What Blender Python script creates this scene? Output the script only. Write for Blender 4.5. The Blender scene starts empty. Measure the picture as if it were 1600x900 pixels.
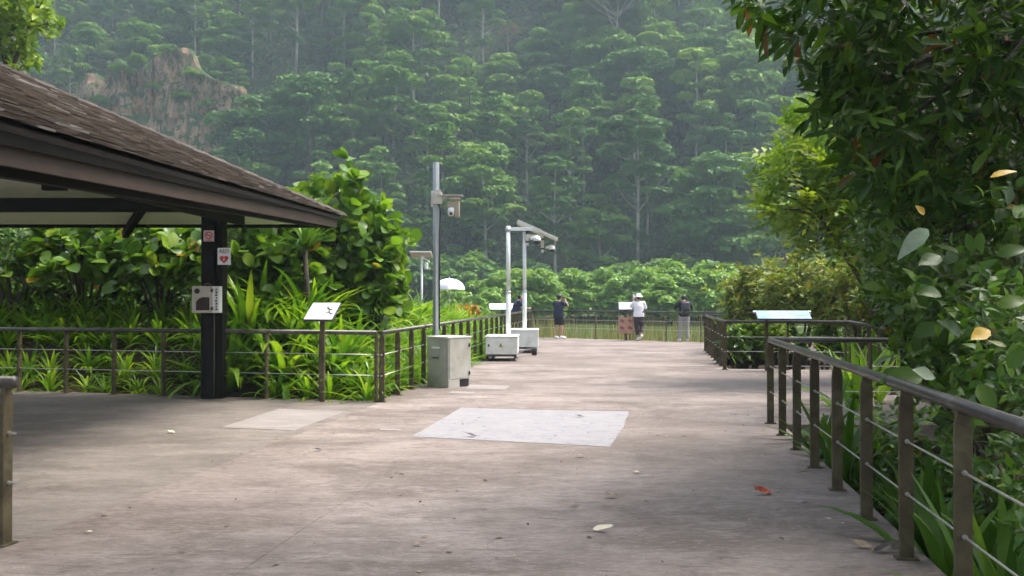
import bpy, bmesh, math, random
import numpy as np
from mathutils import Vector, Matrix, geometry
R = math.radians
rnd = random.Random(7)
rng = np.random.default_rng(11)
scene = bpy.context.scene
col = scene.collection

# ------------------------------------------------------------------ camera
F, HOR, CAMZ = 1400.0, 464.0, 1.6
cam_d = bpy.data.cameras.new('camera')
cam_d.sensor_width = 36.0
cam_d.lens = 36.0 * F / 1600.0
cam_d.clip_start = 0.05
cam_d.clip_end = 2000
cam = bpy.data.objects.new('camera', cam_d)
col.objects.link(cam)
cam.location = (0, 0, CAMZ)
cam.rotation_euler = (R(90) + math.atan((HOR - 450) / F), 0, 0)
scene.camera = cam

# ------------------------------------------------------------------ sky, sun, exposure
SUN_EL, SUN_AZ = R(60), R(72)          # azimuth clockwise from +Y
w = bpy.data.worlds.new('World')
scene.world = w
w.use_nodes = True
nt = w.node_tree
bg = nt.nodes['Background']
sky = nt.nodes.new('ShaderNodeTexSky')
sky.sky_type = 'NISHITA'
sky.sun_disc = False
sky.sun_elevation = SUN_EL
sky.sun_rotation = SUN_AZ
sky.air_density = 1.0
sky.dust_density = 5.0
sky.ozone_density = 1.0
hs = nt.nodes.new('ShaderNodeHueSaturation')
hs.inputs['Saturation'].default_value = 0.62
nt.links.new(sky.outputs[0], hs.inputs['Color'])
nt.links.new(hs.outputs[0], bg.inputs[0])
bg.inputs[1].default_value = 0.125
sl = bpy.data.lights.new('sun', 'SUN')
sl.energy = 1.4
sl.angle = R(24)
sl.color = (1.0, 0.95, 0.87)
sun = bpy.data.objects.new('sun', sl)
col.objects.link(sun)
sdir = Vector((math.sin(SUN_AZ) * math.cos(SUN_EL), math.cos(SUN_AZ) * math.cos(SUN_EL), math.sin(SUN_EL)))
sun.rotation_euler = sdir.to_track_quat('Z', 'Y').to_euler()
sun.location = (20, 40, 80)
scene.view_settings.view_transform = 'Standard'
scene.view_settings.look = 'None'
scene.view_settings.exposure = 1.7
scene.view_settings.gamma = 1.0
scene.cycles.max_bounces = 8
scene.cycles.transparent_max_bounces = 8
scene.cycles.volume_bounces = 1
scene.cycles.use_denoising = True
scene.cycles.denoising_prefilter = 'ACCURATE'
scene.cycles.denoising_input_passes = 'RGB_ALBEDO'

# ------------------------------------------------------------------ helpers
def at(px, py, Y):
    return Vector(((px - 800) / F * Y, Y, CAMZ - (py - HOR) / F * Y))
def gnd(px, py, z=0.0):
    Y = (CAMZ - z) * F / (py - HOR)
    return Vector(((px - 800) / F * Y, Y, z))
def proj(p):
    Y = max(p[1], 0.01)
    return 800 + p[0] / Y * F, HOR - (p[2] - CAMZ) / Y * F

def tag(o, label=None, cat=None, group=None, kind=None):
    if label: o['label'] = label
    if cat: o['category'] = cat
    if group: o['group'] = group
    if kind: o['kind'] = kind
    return o
def empty(name, loc=(0, 0, 0), rz=0.0):
    o = bpy.data.objects.new(name, None)
    o.empty_display_size = 0.1
    o.location = loc
    o.rotation_euler = (0, 0, rz)
    col.objects.link(o)
    return o
def thing(name, label, cat, loc=(0, 0, 0), rz=0.0, group=None):
    return tag(empty(name, loc, rz), label, cat, group)
def link(name, me, parent=None, mat=None):
    if mat is not None and not me.materials:
        me.materials.append(mat)
    o = bpy.data.objects.new(name, me)
    col.objects.link(o)
    if parent is not None: o.parent = parent
    return o
def bm_obj(name, bm, mat, parent=None, smooth=False):
    me = bpy.data.meshes.new(name)
    bm.normal_update()
    bm.to_mesh(me)
    bm.free()
    if smooth:
        me.shade_smooth()
    return link(name, me, parent, mat)
def kids(o):
    return [c for c in col.objects if c.parent == o]

REG = []          # (object, base label) of repeats: made unique at the end
def reg(o, base, p):
    REG.append((o, base, proj(p)[0]))
ORD = ['first', 'second', 'third', 'fourth', 'fifth', 'sixth', 'seventh', 'eighth', 'ninth', 'tenth', 'eleventh', 'twelfth', 'thirteenth', 'fourteenth', 'fifteenth', 'sixteenth', 'seventeenth', 'eighteenth', 'nineteenth', 'twentieth', 'twenty-first', 'twenty-second', 'twenty-third', 'twenty-fourth', 'twenty-fifth', 'twenty-sixth', 'twenty-seventh', 'twenty-eighth', 'twenty-ninth', 'thirtieth']
NUM = {2: 'two', 3: 'three', 4: 'four', 5: 'five', 6: 'six', 7: 'seven', 8: 'eight', 9: 'nine', 10: 'ten', 11: 'eleven', 12: 'twelve', 13: 'thirteen', 14: 'fourteen', 15: 'fifteen'}
def finish_labels():
    by = {}
    for o, b, x in REG:
        by.setdefault(b, []).append((x, o))
    for b, L in by.items():
        L.sort(key=lambda t: t[0])
        n = len(L)
        for i, (x, o) in enumerate(L):
            if n == 1: o['label'] = b
            elif n == 2: o['label'] = b + ', ' + ('left', 'right')[i] + ' one of two'
            elif n == 3: o['label'] = b + ', ' + ('left', 'middle', 'right')[i] + ' one of three'
            else: o['label'] = b + ', %s of %s from left' % (ORD[i], NUM.get(n, str(n)))

# --- bmesh primitives
def box(bm, c, s, rz=0.0, rx=0.0, ry=0.0, bev=0.0):
    m = Matrix.Translation(c) @ Matrix.Rotation(rz, 4, 'Z') @ Matrix.Rotation(ry, 4, 'Y') @ Matrix.Rotation(rx, 4, 'X') @ Matrix.Diagonal((s[0], s[1], s[2], 1))
    r = bmesh.ops.create_cube(bm, size=1.0, matrix=m)
    if bev > 0:
        es = list({e for v in r['verts'] for e in v.link_edges})
        bmesh.ops.bevel(bm, geom=es, offset=bev, segments=2, affect='EDGES', profile=0.6)
def frame_of(d):
    d = d.normalized()
    up = Vector((0, 0, 1)) if abs(d.z) < 0.95 else Vector((1, 0, 0))
    x = d.cross(up).normalized()
    return x, x.cross(d).normalized()
def tube(bm, pts, rad, n=8, cap=True, sx=1.0):
    pts = [Vector(p) for p in pts]
    if not hasattr(rad, '__len__'): rad = [rad] * len(pts)
    rings = []
    px = None
    for i, p in enumerate(pts):
        if i == 0: d = pts[1] - pts[0]
        elif i == len(pts) - 1: d = pts[-1] - pts[-2]
        else: d = (pts[i + 1] - pts[i]).normalized() + (pts[i] - pts[i - 1]).normalized()
        x, y = frame_of(d)
        if px is not None:
            dd = d.normalized()
            x = px - dd * px.dot(dd)
            if x.length < 1e-4: x = frame_of(d)[0]
            x.normalize()
            y = x.cross(dd).normalized() * 1.0
        px = x
        rings.append([bm.verts.new(p + (x * math.cos(a) * sx + y * math.sin(a)) * rad[i]) for a in [2 * math.pi * k / n for k in range(n)]])
    for a, b in zip(rings[:-1], rings[1:]):
        for k in range(n):
            bm.faces.new((a[k], a[(k + 1) % n], b[(k + 1) % n], b[k]))
    if cap:
        bm.faces.new(rings[0][::-1])
        bm.faces.new(rings[-1])
def loft(bm, rings, n=14):
    """rings: (centre, rx, ry, rz_yaw)"""
    rr = []
    for c, rx, ry in rings:
        rr.append([bm.verts.new(Vector(c) + Vector((math.cos(2 * math.pi * k / n) * rx, math.sin(2 * math.pi * k / n) * ry, 0))) for k in range(n)])
    for a, b in zip(rr[:-1], rr[1:]):
        for k in range(n):
            bm.faces.new((a[k], a[(k + 1) % n], b[(k + 1) % n], b[k]))
    bm.faces.new(rr[0][::-1]); bm.faces.new(rr[-1])
def ball(bm, c, s, u=12, v=8):
    bmesh.ops.create_uvsphere(bm, u_segments=u, v_segments=v, radius=1.0, matrix=Matrix.Translation(c) @ Matrix.Diagonal((s[0], s[1], s[2], 1)))
def prism(bm, poly, z0, z1):
    """vertical prism on a simple polygon (list of xy, counter-clockwise)"""
    lo = [bm.verts.new((p[0], p[1], z0)) for p in poly]
    hi = [bm.verts.new((p[0], p[1], z1)) for p in poly]
    n = len(poly)
    tris = geometry.tessellate_polygon([[Vector((p[0], p[1], 0)) for p in poly]])
    for t in tris:
        for L, flip in ((hi, False), (lo, True)):
            try: bm.faces.new([L[i] for i in (t[::-1] if flip else t)])
            except ValueError: pass
    for i in range(n):
        j = (i + 1) % n
        bm.faces.new((lo[i], lo[j], hi[j], hi[i]))
    bmesh.ops.recalc_face_normals(bm, faces=bm.faces)
def quad(bm, *pts):
    return bm.faces.new([bm.verts.new(p) for p in pts])

# ------------------------------------------------------------------ materials
class NB:
    def __init__(s, name):
        s.m = bpy.data.materials.new(name)
        s.m.use_nodes = True
        s.t = s.m.node_tree
        s.t.nodes.clear()
        s.out = s.n('ShaderNodeOutputMaterial')
    def n(s, typ, **kw):
        d = s.t.nodes.new(typ)
        for k, v in kw.items(): setattr(d, k, v)
        return d
    def l(s, a, b): s.t.links.new(a, b)
    def noise(s, scale, detail=4, rough=0.55, vec=None, dist=0.0):
        d = s.n('ShaderNodeTexNoise')
        d.inputs['Scale'].default_value = scale
        d.inputs['Detail'].default_value = detail
        d.inputs['Roughness'].default_value = rough
        d.inputs['Distortion'].default_value = dist
        if vec is not None: s.l(vec, d.inputs['Vector'])
        return d.outputs['Fac']
    def ramp(s, fac, stops):
        d = s.n('ShaderNodeValToRGB')
        el = d.color_ramp.elements
        while len(el) > 1: el.remove(el[-1])
        el[0].position = stops[0][0]; el[0].color = (*stops[0][1], 1)
        for p, c in stops[1:]:
            e = el.new(p); e.color = (*c, 1)
        s.l(fac, d.inputs[0])
        return d.outputs[0]
    def mix(s, fac, a, b, mode='MIX'):
        d = s.n('ShaderNodeMix', data_type='RGBA', blend_type=mode)
        for sock, v in ((d.inputs[0], fac), (d.inputs[6], a), (d.inputs[7], b)):
            if isinstance(v, (int, float)): sock.default_value = v
            elif isinstance(v, tuple): sock.default_value = (*v, 1)
            else: s.l(v, sock)
        return d.outputs[2]
    def math(s, op, a, b=None):
        d = s.n('ShaderNodeMath', operation=op)
        for i, v in enumerate((a, b)):
            if v is None: continue
            if isinstance(v, (int, float)): d.inputs[i].default_value = v
            else: s.l(v, d.inputs[i])
        return d.outputs[0]
    def coords(s, scale=(1, 1, 1), rot=(0, 0, 0), which='Object'):
        c = s.n('ShaderNodeTexCoord')
        mp = s.n('ShaderNodeMapping')
        mp.inputs['Scale'].default_value = scale
        mp.inputs['Rotation'].default_value = rot
        s.l(c.outputs[which], mp.inputs[0])
        return mp.outputs[0]
    def geo(s, scale=(1, 1, 1), rot=(0, 0, 0)):
        g = s.n('ShaderNodeNewGeometry')
        mp = s.n('ShaderNodeMapping')
        mp.inputs['Scale'].default_value = scale
        mp.inputs['Rotation'].default_value = rot
        s.l(g.outputs['Position'], mp.inputs[0])
        return mp.outputs[0]
    def bsdf(s, colr, rough=0.6, metal=0.0, spec=0.5, bump=None, bstr=0.3, bdist=0.02):
        b = s.n('ShaderNodeBsdfPrincipled')
        for sock, v in ((b.inputs['Base Color'], colr), (b.inputs['Roughness'], rough)):
            if isinstance(v, (int, float)): sock.default_value = v
            elif isinstance(v, tuple): sock.default_value = (*v, 1)
            else: s.l(v, sock)
        b.inputs['Metallic'].default_value = metal
        b.inputs['Specular IOR Level'].default_value = spec
        if bump is not None:
            bn = s.n('ShaderNodeBump')
            bn.inputs['Strength'].default_value = bstr
            bn.inputs['Distance'].default_value = bdist
            s.l(bump, bn.inputs['Height'])
            s.l(bn.outputs[0], b.inputs['Normal'])
        return b
    def done(s, shader):
        s.l(shader.outputs[0], s.out.inputs['Surface'])
        return s.m

def plain(name, c, rough=0.5, metal=0.0, var=0.12, scale=6.0, spec=0.5, dirt=None):
    b = NB(name)
    v = b.geo()
    n = b.noise(scale, 5, 0.6, v)
    k = b.ramp(n, [(0.3, tuple(x * (1 - var) for x in c)), (0.7, tuple(min(1, x * (1 + var)) for x in c))])
    if dirt:
        n2 = b.noise(scale * 0.45, 6, 0.7, v, 0.6)
        k = b.mix(b.ramp(n2, [(0.5, (0, 0, 0)), (0.68, (1, 1, 1))]), k, dirt)
    return b.done(b.bsdf(k, rough, metal, spec, n, 0.08, 0.01))

def leaf_mat(name, stops, trans=0.35, rough=0.42, spec=0.35, tint=(1.25, 1.25, 0.45), tree=0.0, vein=False):
    """colour from a per-leaf random number; tree>0 mixes in a per-plant shift"""
    b = NB(name)
    at_ = b.n('ShaderNodeAttribute', attribute_name='var')
    oi = b.n('ShaderNodeObjectInfo')
    if tree > 0:
        f = b.math('ADD', b.math('MULTIPLY', at_.outputs['Fac'], 1 - tree), b.math('MULTIPLY', oi.outputs['Random'], tree))
    else:
        f = b.math('FRACT', b.math('ADD', at_.outputs['Fac'], oi.outputs['Random']))
    c = b.ramp(f, stops)
    if vein:
        n = b.noise(9, 3, 0.5, b.geo())
        c = b.mix(b.math('MULTIPLY', n, 0.5), c, tuple(x * 0.55 for x in stops[len(stops) // 2][1]))
    p = b.bsdf(c, rough, 0.0, spec)
    tr = b.n('ShaderNodeBsdfTranslucent')
    tc = b.mix(1.0, c, tint, 'MULTIPLY')
    b.l(tc, tr.inputs['Color'])
    mx = b.n('ShaderNodeMixShader')
    mx.inputs[0].default_value = trans
    b.l(p.outputs[0], mx.inputs[1]); b.l(tr.outputs[0], mx.inputs[2])
    return b.done(mx)

M = {}
# concrete deck: worn, streaked
def concrete(name, base, dark, light, seed):
    b = NB(name)
    v = b.geo((1, 1, 1), (0, 0, R(8)))
    vs = b.geo((0.8, 1.5, 1), (0, 0, R(8)))
    n1 = b.noise(0.55 + seed * 0.03, 6, 0.62, vs, 0.3)
    n2 = b.noise(2.2, 10, 0.8, vs, 0.5)
    n3 = b.noise(70, 3, 0.6, v)
    n4 = b.noise(0.16, 3, 0.5, v)
    c = b.mix(b.ramp(n1, [(0.40, (0, 0, 0)), (0.58, (1, 1, 1))]), dark, base)
    c = b.mix(b.math('MULTIPLY', b.ramp(n2, [(0.50, (0, 0, 0)), (0.62, (1, 1, 1))]), 0.5), c, light)
    c = b.mix(b.math('MULTIPLY', b.ramp(n2, [(0.34, (1, 1, 1)), (0.48, (0, 0, 0))]), 0.6), c, tuple(x * 0.72 for x in dark))
    c = b.mix(b.math('MULTIPLY', b.ramp(n4, [(0.40, (0, 0, 0)), (0.60, (1, 1, 1))]), 0.55), c, dark)
    c = b.mix(b.math('MULTIPLY', b.ramp(n3, [(0.3, (1, 1, 1)), (0.6, (0, 0, 0))]), 0.35), c, tuple(x * 0.6 for x in dark))
    n6 = b.noise(3.4, 9, 0.75, b.geo((0.7, 4.0, 1), (0, 0, R(8))), 0.3)
    c = b.mix(b.math('MULTIPLY', b.ramp(n6, [(0.41, (1, 1, 1)), (0.47, (0, 0, 0))]), 0.5), c, tuple(x * 0.62 for x in dark))
    n7 = b.noise(0.9, 4, 0.6, v, 1.5)
    c = b.mix(b.math('MULTIPLY', b.ramp(n7, [(0.60, (0, 0, 0)), (0.63, (1, 1, 1))]), 0.35), c, tuple(x * 0.7 for x in dark))
    n8 = b.noise(15, 6, 0.75, b.geo((0.8, 2.6, 1), (0, 0, R(8))))
    c = b.mix(b.math('MULTIPLY', b.ramp(n8, [(0.40, (1, 1, 1)), (0.48, (0, 0, 0))]), 0.38), c, tuple(x * 0.55 for x in dark))
    c = b.mix(b.math('MULTIPLY', b.ramp(n8, [(0.56, (0, 0, 0)), (0.62, (1, 1, 1))]), 0.35), c, light)
    vo = b.n('ShaderNodeTexVoronoi', feature='DISTANCE_TO_EDGE'); vo.inputs['Scale'].default_value = 0.55
    wv = b.n('ShaderNodeVectorMath', operation='ADD'); b.l(v, wv.inputs[0])
    nv_ = b.n('ShaderNodeTexNoise'); nv_.inputs['Scale'].default_value = 2.5; b.l(v, nv_.inputs['Vector']); b.l(nv_.outputs['Color'], wv.inputs[1]); b.l(wv.outputs[0], vo.inputs['Vector'])
    ck = b.math('MULTIPLY', b.ramp(vo.outputs['Distance'], [(0.0, (1, 1, 1)), (0.006, (0, 0, 0))]), b.ramp(n7, [(0.50, (0, 0, 0)), (0.60, (1, 1, 1))]))
    c = b.mix(b.math('MULTIPLY', ck, 0.5), c, tuple(x * 0.4 for x in dark))
    bp = b.math('ADD', n3, b.math('MULTIPLY', n2, 0.6))
    return b.done(b.bsdf(c, 0.72, 0, 0.35, bp, 0.25, 0.006))
M['deck'] = concrete('worn_concrete', (0.315, 0.262, 0.236), (0.155, 0.124, 0.107), (0.44, 0.38, 0.35), 1)
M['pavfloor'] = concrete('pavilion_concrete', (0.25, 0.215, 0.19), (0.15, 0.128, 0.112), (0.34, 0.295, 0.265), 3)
M['bronze'] = plain('bronze_paint', (0.082, 0.066, 0.036), 0.6, 0.0, 0.35, 7, 0.3, dirt=(0.13, 0.115, 0.065))
M['handrail'] = plain('handrail_paint', (0.05, 0.045, 0.038), 0.38, 0.0, 0.2, 9, 0.6, dirt=(0.13, 0.12, 0.10))
M['cable'] = plain('steel_cable', (0.55, 0.54, 0.50), 0.35, 0.8, 0.15, 30)
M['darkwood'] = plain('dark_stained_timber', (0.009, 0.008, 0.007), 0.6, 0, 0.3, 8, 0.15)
M['fascia'] = plain('brown_fascia_paint', (0.052, 0.033, 0.026), 0.5, 0, 0.15, 3, 0.5)
M['soffit'] = plain('pale_green_soffit', (0.60, 0.62, 0.48), 0.7, 0, 0.05, 2)
M['galv'] = plain('galvanised_steel', (0.42, 0.45, 0.47), 0.42, 0.55, 0.12, 5)
M['white'] = plain('white_paint', (0.78, 0.79, 0.78), 0.4, 0, 0.05, 4, 0.5, dirt=(0.6, 0.6, 0.55))
M['boxgrey'] = plain('grey_cabinet_paint', (0.43, 0.42, 0.38), 0.5, 0, 0.07, 3, 0.5, dirt=(0.30, 0.30, 0.23))
M['beige'] = plain('beige_plastic', (0.50, 0.47, 0.40), 0.5, 0, 0.08, 8)
M['black'] = plain('black_rubber', (0.015, 0.015, 0.016), 0.6, 0, 0.3, 20)
M['panelback'] = plain('solar_panel_back', (0.60, 0.58, 0.53), 0.5, 0, 0.08, 8)
M['pv'] = plain('solar_cells', (0.02, 0.025, 0.05), 0.15, 0, 0.2, 20)
M['signwhite'] = plain('sign_print_white', (0.80, 0.83, 0.86), 0.3, 0, 0.03, 4)
M['red'] = plain('red_print', (0.55, 0.03, 0.03), 0.5)
M['ink'] = plain('dark_print', (0.05, 0.05, 0.06), 0.5)
M['terra'] = plain('terracotta_sign', (0.42, 0.23, 0.16), 0.5, 0, 0.1, 6)
M['terradark'] = plain('terracotta_print', (0.20, 0.09, 0.07), 0.5)
M['skin'] = plain('skin', (0.45, 0.26, 0.18), 0.5, 0, 0.06, 20)
M['navy'] = plain('navy_cloth', (0.016, 0.022, 0.05), 0.85, 0, 0.2, 30)
M['blackcloth'] = plain('black_cloth', (0.018, 0.019, 0.026), 0.85, 0, 0.25, 30)
M['whitecloth'] = plain('white_cloth', (0.76, 0.76, 0.80), 0.9, 0, 0.05, 20)
M['greycloth'] = plain('grey_cloth', (0.30, 0.295, 0.285), 0.9, 0, 0.08, 20)
M['darktrouser'] = plain('dark_trousers', (0.045, 0.035, 0.042), 0.9, 0, 0.2, 25)
M['hair'] = plain('black_hair', (0.012, 0.010, 0.009), 0.5)
M['bark'] = plain('bark', (0.055, 0.043, 0.03), 0.85, 0, 0.35, 4)
M['palebark'] = plain('pale_bark', (0.33, 0.30, 0.25), 0.8, 0, 0.25, 0.8, dirt=(0.16, 0.14, 0.10))
M['stem'] = plain('green_brown_stem', (0.09, 0.085, 0.035), 0.7, 0, 0.3, 10)

G = lambda *a: list(a)
M['lf_big'] = leaf_mat('broad_leaf', [(0, (0.045, 0.11, 0.014)), (0.45, (0.10, 0.21, 0.02)), (0.8, (0.18, 0.32, 0.03)), (0.975, (0.24, 0.34, 0.03)), (0.99, (0.42, 0.27, 0.02))], 0.40, 0.34, 0.65)
M['lf_pandan'] = leaf_mat('strap_leaf', [(0, (0.055, 0.15, 0.012)), (0.4, (0.13, 0.28, 0.016)), (0.8, (0.25, 0.42, 0.026)), (1, (0.36, 0.46, 0.05))], 0.42, 0.36, 0.45)
M['lf_dark'] = leaf_mat('dark_glossy_leaf', [(0, (0.02, 0.056, 0.009)), (0.6, (0.05, 0.12, 0.016)), (0.975, (0.11, 0.22, 0.026)), (0.992, (0.16, 0.07, 0.03))], 0.34, 0.5, 0.25)
M['lf_small'] = leaf_mat('small_leaf', [(0, (0.035, 0.09, 0.012)), (0.6, (0.08, 0.18, 0.02)), (0.975, (0.17, 0.31, 0.026)), (0.99, (0.25, 0.2, 0.02))], 0.3, 0.38, 0.45)
M['lf_mid'] = leaf_mat('bright_leaf', [(0, (0.065, 0.14, 0.014)), (0.6, (0.15, 0.26, 0.02)), (1, (0.30, 0.39, 0.035))], 0.45, 0.45, 0.35)
M['lf_olive'] = leaf_mat('olive_leaf', [(0, (0.08, 0.145, 0.025)), (0.5, (0.17, 0.235, 0.03)), (0.88, (0.26, 0.28, 0.04)), (1, (0.28, 0.17, 0.04))], 0.35, 0.5, 0.3)
M['lf_bush'] = leaf_mat('lakeside_leaf', [(0, (0.07, 0.17, 0.025)), (0.5, (0.18, 0.33, 0.05)), (1, (0.34, 0.46, 0.11))], 0.35, 0.45, 0.35, tree=0.2)
M['lf_forest'] = leaf_mat('forest_leaf', [(0.0, (0.03, 0.09, 0.022)), (0.45, (0.09, 0.20, 0.038)), (0.8, (0.20, 0.33, 0.055)), (1.0, (0.32, 0.44, 0.08))], 0.2, 0.6, 0.2, tree=0.5)
M['lf_forest_pale'] = leaf_mat('pale_forest_leaf', [(0.0, (0.08, 0.18, 0.035)), (0.5, (0.15, 0.28, 0.045)), (1.0, (0.26, 0.37, 0.08))], 0.25, 0.6, 0.2, tree=0.4)
M['lf_forest_red'] = leaf_mat('rusty_forest_leaf', [(0.0, (0.13, 0.085, 0.045)), (1.0, (0.23, 0.14, 0.075))], 0.2, 0.6, 0.2, tree=0.3)
M['lf_under'] = leaf_mat('understory_leaf', [(0.0, (0.028, 0.075, 0.02)), (1.0, (0.09, 0.165, 0.04))], 0.2, 0.6, 0.2)
M['lf_yellow'] = plain('yellow_leaf', (0.55, 0.34, 0.02), 0.45, 0, 0.15, 20)
M['lf_white'] = plain('pale_leaf_underside', (0.27, 0.34, 0.22), 0.5, 0, 0.15, 20)
M['lf_red'] = plain('red_leaf', (0.42, 0.07, 0.02), 0.5, 0, 0.25, 15)
M['lf_dry'] = plain('dry_leaf', (0.30, 0.22, 0.15), 0.7, 0, 0.25, 15)
M['lf_dryd'] = plain('dead_leaf', (0.05, 0.035, 0.028), 0.7, 0, 0.25, 15)
M['lf_cream'] = plain('cream_leaf', (0.62, 0.58, 0.42), 0.6, 0, 0.12, 15)
M['reed'] = leaf_mat('reed_stem', [(0, (0.13, 0.16, 0.035)), (0.5, (0.26, 0.25, 0.09)), (1, (0.44, 0.38, 0.19))], 0.25, 0.6, 0.2)

# ------------------------------------------------------------------ value noise for terrain
_tab = rng.random((64, 64))
def vn(X, Y, s):
    x = X / s; y = Y / s
    i = np.floor(x).astype(int); j = np.floor(y).astype(int)
    fx = x - i; fy = y - j
    fx = fx * fx * (3 - 2 * fx); fy = fy * fy * (3 - 2 * fy)
    g = lambda a, b: _tab[a % 64, b % 64]
    return (g(i, j) * (1 - fx) + g(i + 1, j) * fx) * (1 - fy) + (g(i, j + 1) * (1 - fx) + g(i + 1, j + 1) * fx) * fy - 0.5
def sm(a, b, x):
    t = np.clip((x - a) / (b - a), 0, 1)
    return t * t * (3 - 2 * t)
def railside(X, Y):
    u = X - (-1.98 + 0.125 * (Y - 13.66))
    v = Y - (13.66 - 0.235 * (X + 1.98))
    return np.minimum(-u, v)
CLIFF_Y = 166.0
def H(X, Y):
    X = np.asarray(X, float); Y = np.asarray(Y, float)
    z = -0.42 + 0.08 * vn(X, Y, 1.3) + 0 * X
    d = railside(X, Y)
    z = np.where((d > 0) & (Y < 47), -0.14 + 1.08 * sm(0.3, 2.3, d) * (1 - sm(24, 34, Y) * 0.5), z)
    ys = 36.6 + 9 * sm(0.5, -3, X) + 6 * sm(9, 16, X) + 2.0 * vn(X, Y, 6)
    lake = sm(0, 3.0, Y - ys)
    z = z * (1 - lake) + lake * (-3.0)
    isl = np.exp(-(((Y - 84) / 7.0) ** 2)) * sm(-40, -20, X) * sm(60, 45, X)
    z = z + lake * isl * 2.8
    f = Y - (118 + 10 * vn(X, Y, 35))
    hill = np.where(f > 0, 0.16 * np.minimum(f, 14) + 0.80 * np.maximum(f - 14, 0), 0)
    z = z + np.where(f > -8, 2.6 * sm(-8, 2, f), 0) + hill
    z = z + sm(118, 140, Y) * (9 * vn(X, Y, 40) + 3 * vn(X, Y, 13))
    m = sm(-34, -50, X) 
    z = z + m * (12 * sm(CLIFF_Y, CLIFF_Y + 9, Y) - 7 * sm(130, CLIFF_Y, Y))
    return z
def Hs(x, y):
    return float(H(np.array([x]), np.array([y]))[0])

def grid_mesh(name, xs, ys, mat, zf):
    X, Y = np.meshgrid(xs, ys)
    Z = zf(X, Y)
    v = np.stack([X.ravel(), Y.ravel(), Z.ravel()], 1)
    nx, ny = len(xs), len(ys)
    i = np.arange((nx - 1) * (ny - 1))
    a = (i // (nx - 1)) * nx + i % (nx - 1)
    f = np.stack([a, a + 1, a + nx + 1, a + nx], 1)
    me = bpy.data.meshes.new(name)
    me.vertices.add(len(v)); me.vertices.foreach_set('co', v.ravel())
    me.loops.add(f.size); me.loops.foreach_set('vertex_index', f.ravel())
    me.polygons.add(len(f)); me.polygons.foreach_set('loop_start', np.arange(len(f)) * 4)
    me.update(); me.validate()
    me.shade_smooth()
    return link(name, me, None, mat)

# ground material: soil / leaf litter near, forest floor and rock by slope far
b = NB('ground_soil')
v = b.geo()
g = b.n('ShaderNodeNewGeometry')
sx = b.n('ShaderNodeSeparateXYZ'); b.l(g.outputs['Normal'], sx.inputs[0])
n1 = b.noise(1.5, 6, 0.7, v); n2 = b.noise(14, 4, 0.6, v); n3 = b.noise(0.18, 6, 0.65, b.geo((1, 1, 0.35)))
soil = b.ramp(n1, [(0.3, (0.035, 0.025, 0.016)), (0.55, (0.075, 0.055, 0.034)), (0.75, (0.045, 0.055, 0.018))])
soil = b.mix(b.math('MULTIPLY', b.ramp(n2, [(0.45, (0, 0, 0)), (0.6, (1, 1, 1))]), 0.5), soil, (0.12, 0.085, 0.05))
rock = b.ramp(n3, [(0.3, (0.22, 0.20, 0.17)), (0.5, (0.42, 0.27, 0.17)), (0.7, (0.50, 0.42, 0.34))])
sp_ = b.n('ShaderNodeSeparateXYZ'); b.l(g.outputs['Position'], sp_.inputs[0])
moss = b.ramp(n1, [(0.3, (0.018, 0.028, 0.012)), (0.7, (0.04, 0.06, 0.02))])
soil = b.mix(b.ramp(b.math('MULTIPLY', sp_.outputs[1], 0.005), [(0.54, (0, 0, 0)), (0.58, (1, 1, 1))]), soil, moss)
c = soil
M['ground'] = b.done(b.bsdf(c, 0.9, 0, 0.2, n2, 0.5, 0.03))
xs = np.concatenate([np.linspace(-300, -60, 61)[:-1], np.linspace(-60, -14, 47)[:-1], np.linspace(-14, 14, 113)[:-1], np.linspace(14, 60, 47)[:-1], np.linspace(60, 300, 61)])
ys = np.concatenate([np.linspace(-60, -4, 29)[:-1], np.linspace(-4, 48, 209)[:-1], np.linspace(48, 118, 47)[:-1], np.linspace(118, 280, 163)[:-1], np.linspace(280, 400, 41)])
terr = grid_mesh('ground', xs, ys, M['ground'], H)
tag(terr, kind='structure', label='soil ground rising to a steep forested hillside')

# ------------------------------------------------------------------ lake water
b = NB('lake_water')
v = b.geo((1, 2.2, 1))
n = b.noise(1.4, 3, 0.5, v)
M['water'] = b.done(b.bsdf((0.072, 0.105, 0.03), 0.2, 0, 0.5, n, 0.06, 0.05))
wat = grid_mesh('lake_water', np.linspace(-160, 160, 5), np.linspace(34, 135, 5), M['water'], lambda X, Y: -0.75 + 0 * X)
tag(wat, kind='structure', label='murky green lake water beyond the viewing deck')

# ------------------------------------------------------------------ cliff face on the left of the hill
b = NB('quarry_rock')
v = b.geo((1, 1, 0.45))
n1 = b.noise(0.22, 7, 0.68, v, 0.5); n2 = b.noise(1.1, 6, 0.7, v, 0.3)
c = b.ramp(n1, [(0.32, (0.08, 0.08, 0.05)), (0.42, (0.36, 0.175, 0.095)), (0.50, (0.20, 0.155, 0.12)), (0.57, (0.40, 0.25, 0.165)), (0.64, (0.31, 0.27, 0.23)), (0.74, (0.09, 0.10, 0.06))])
n5 = b.noise(0.55, 6, 0.7, b.geo((1, 1, 0.12)), 0.4)
c = b.mix(b.ramp(n5, [(0.38, (1, 1, 1)), (0.46, (0, 0, 0))]), c, (0.045, 0.04, 0.03))
c = b.mix(b.ramp(n2, [(0.50, (0, 0, 0)), (0.58, (1, 1, 1))]), c, (0.05, 0.085, 0.025))
gq = b.n('ShaderNodeNewGeometry'); sq = b.n('ShaderNodeSeparateXYZ'); b.l(gq.outputs['Normal'], sq.inputs[0])
c = b.mix(b.ramp(b.math('ADD', sq.outputs[2], b.math('MULTIPLY', n2, 0.4)), [(0.52, (0, 0, 0)), (0.66, (1, 1, 1))]), c, (0.035, 0.07, 0.02))
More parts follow.
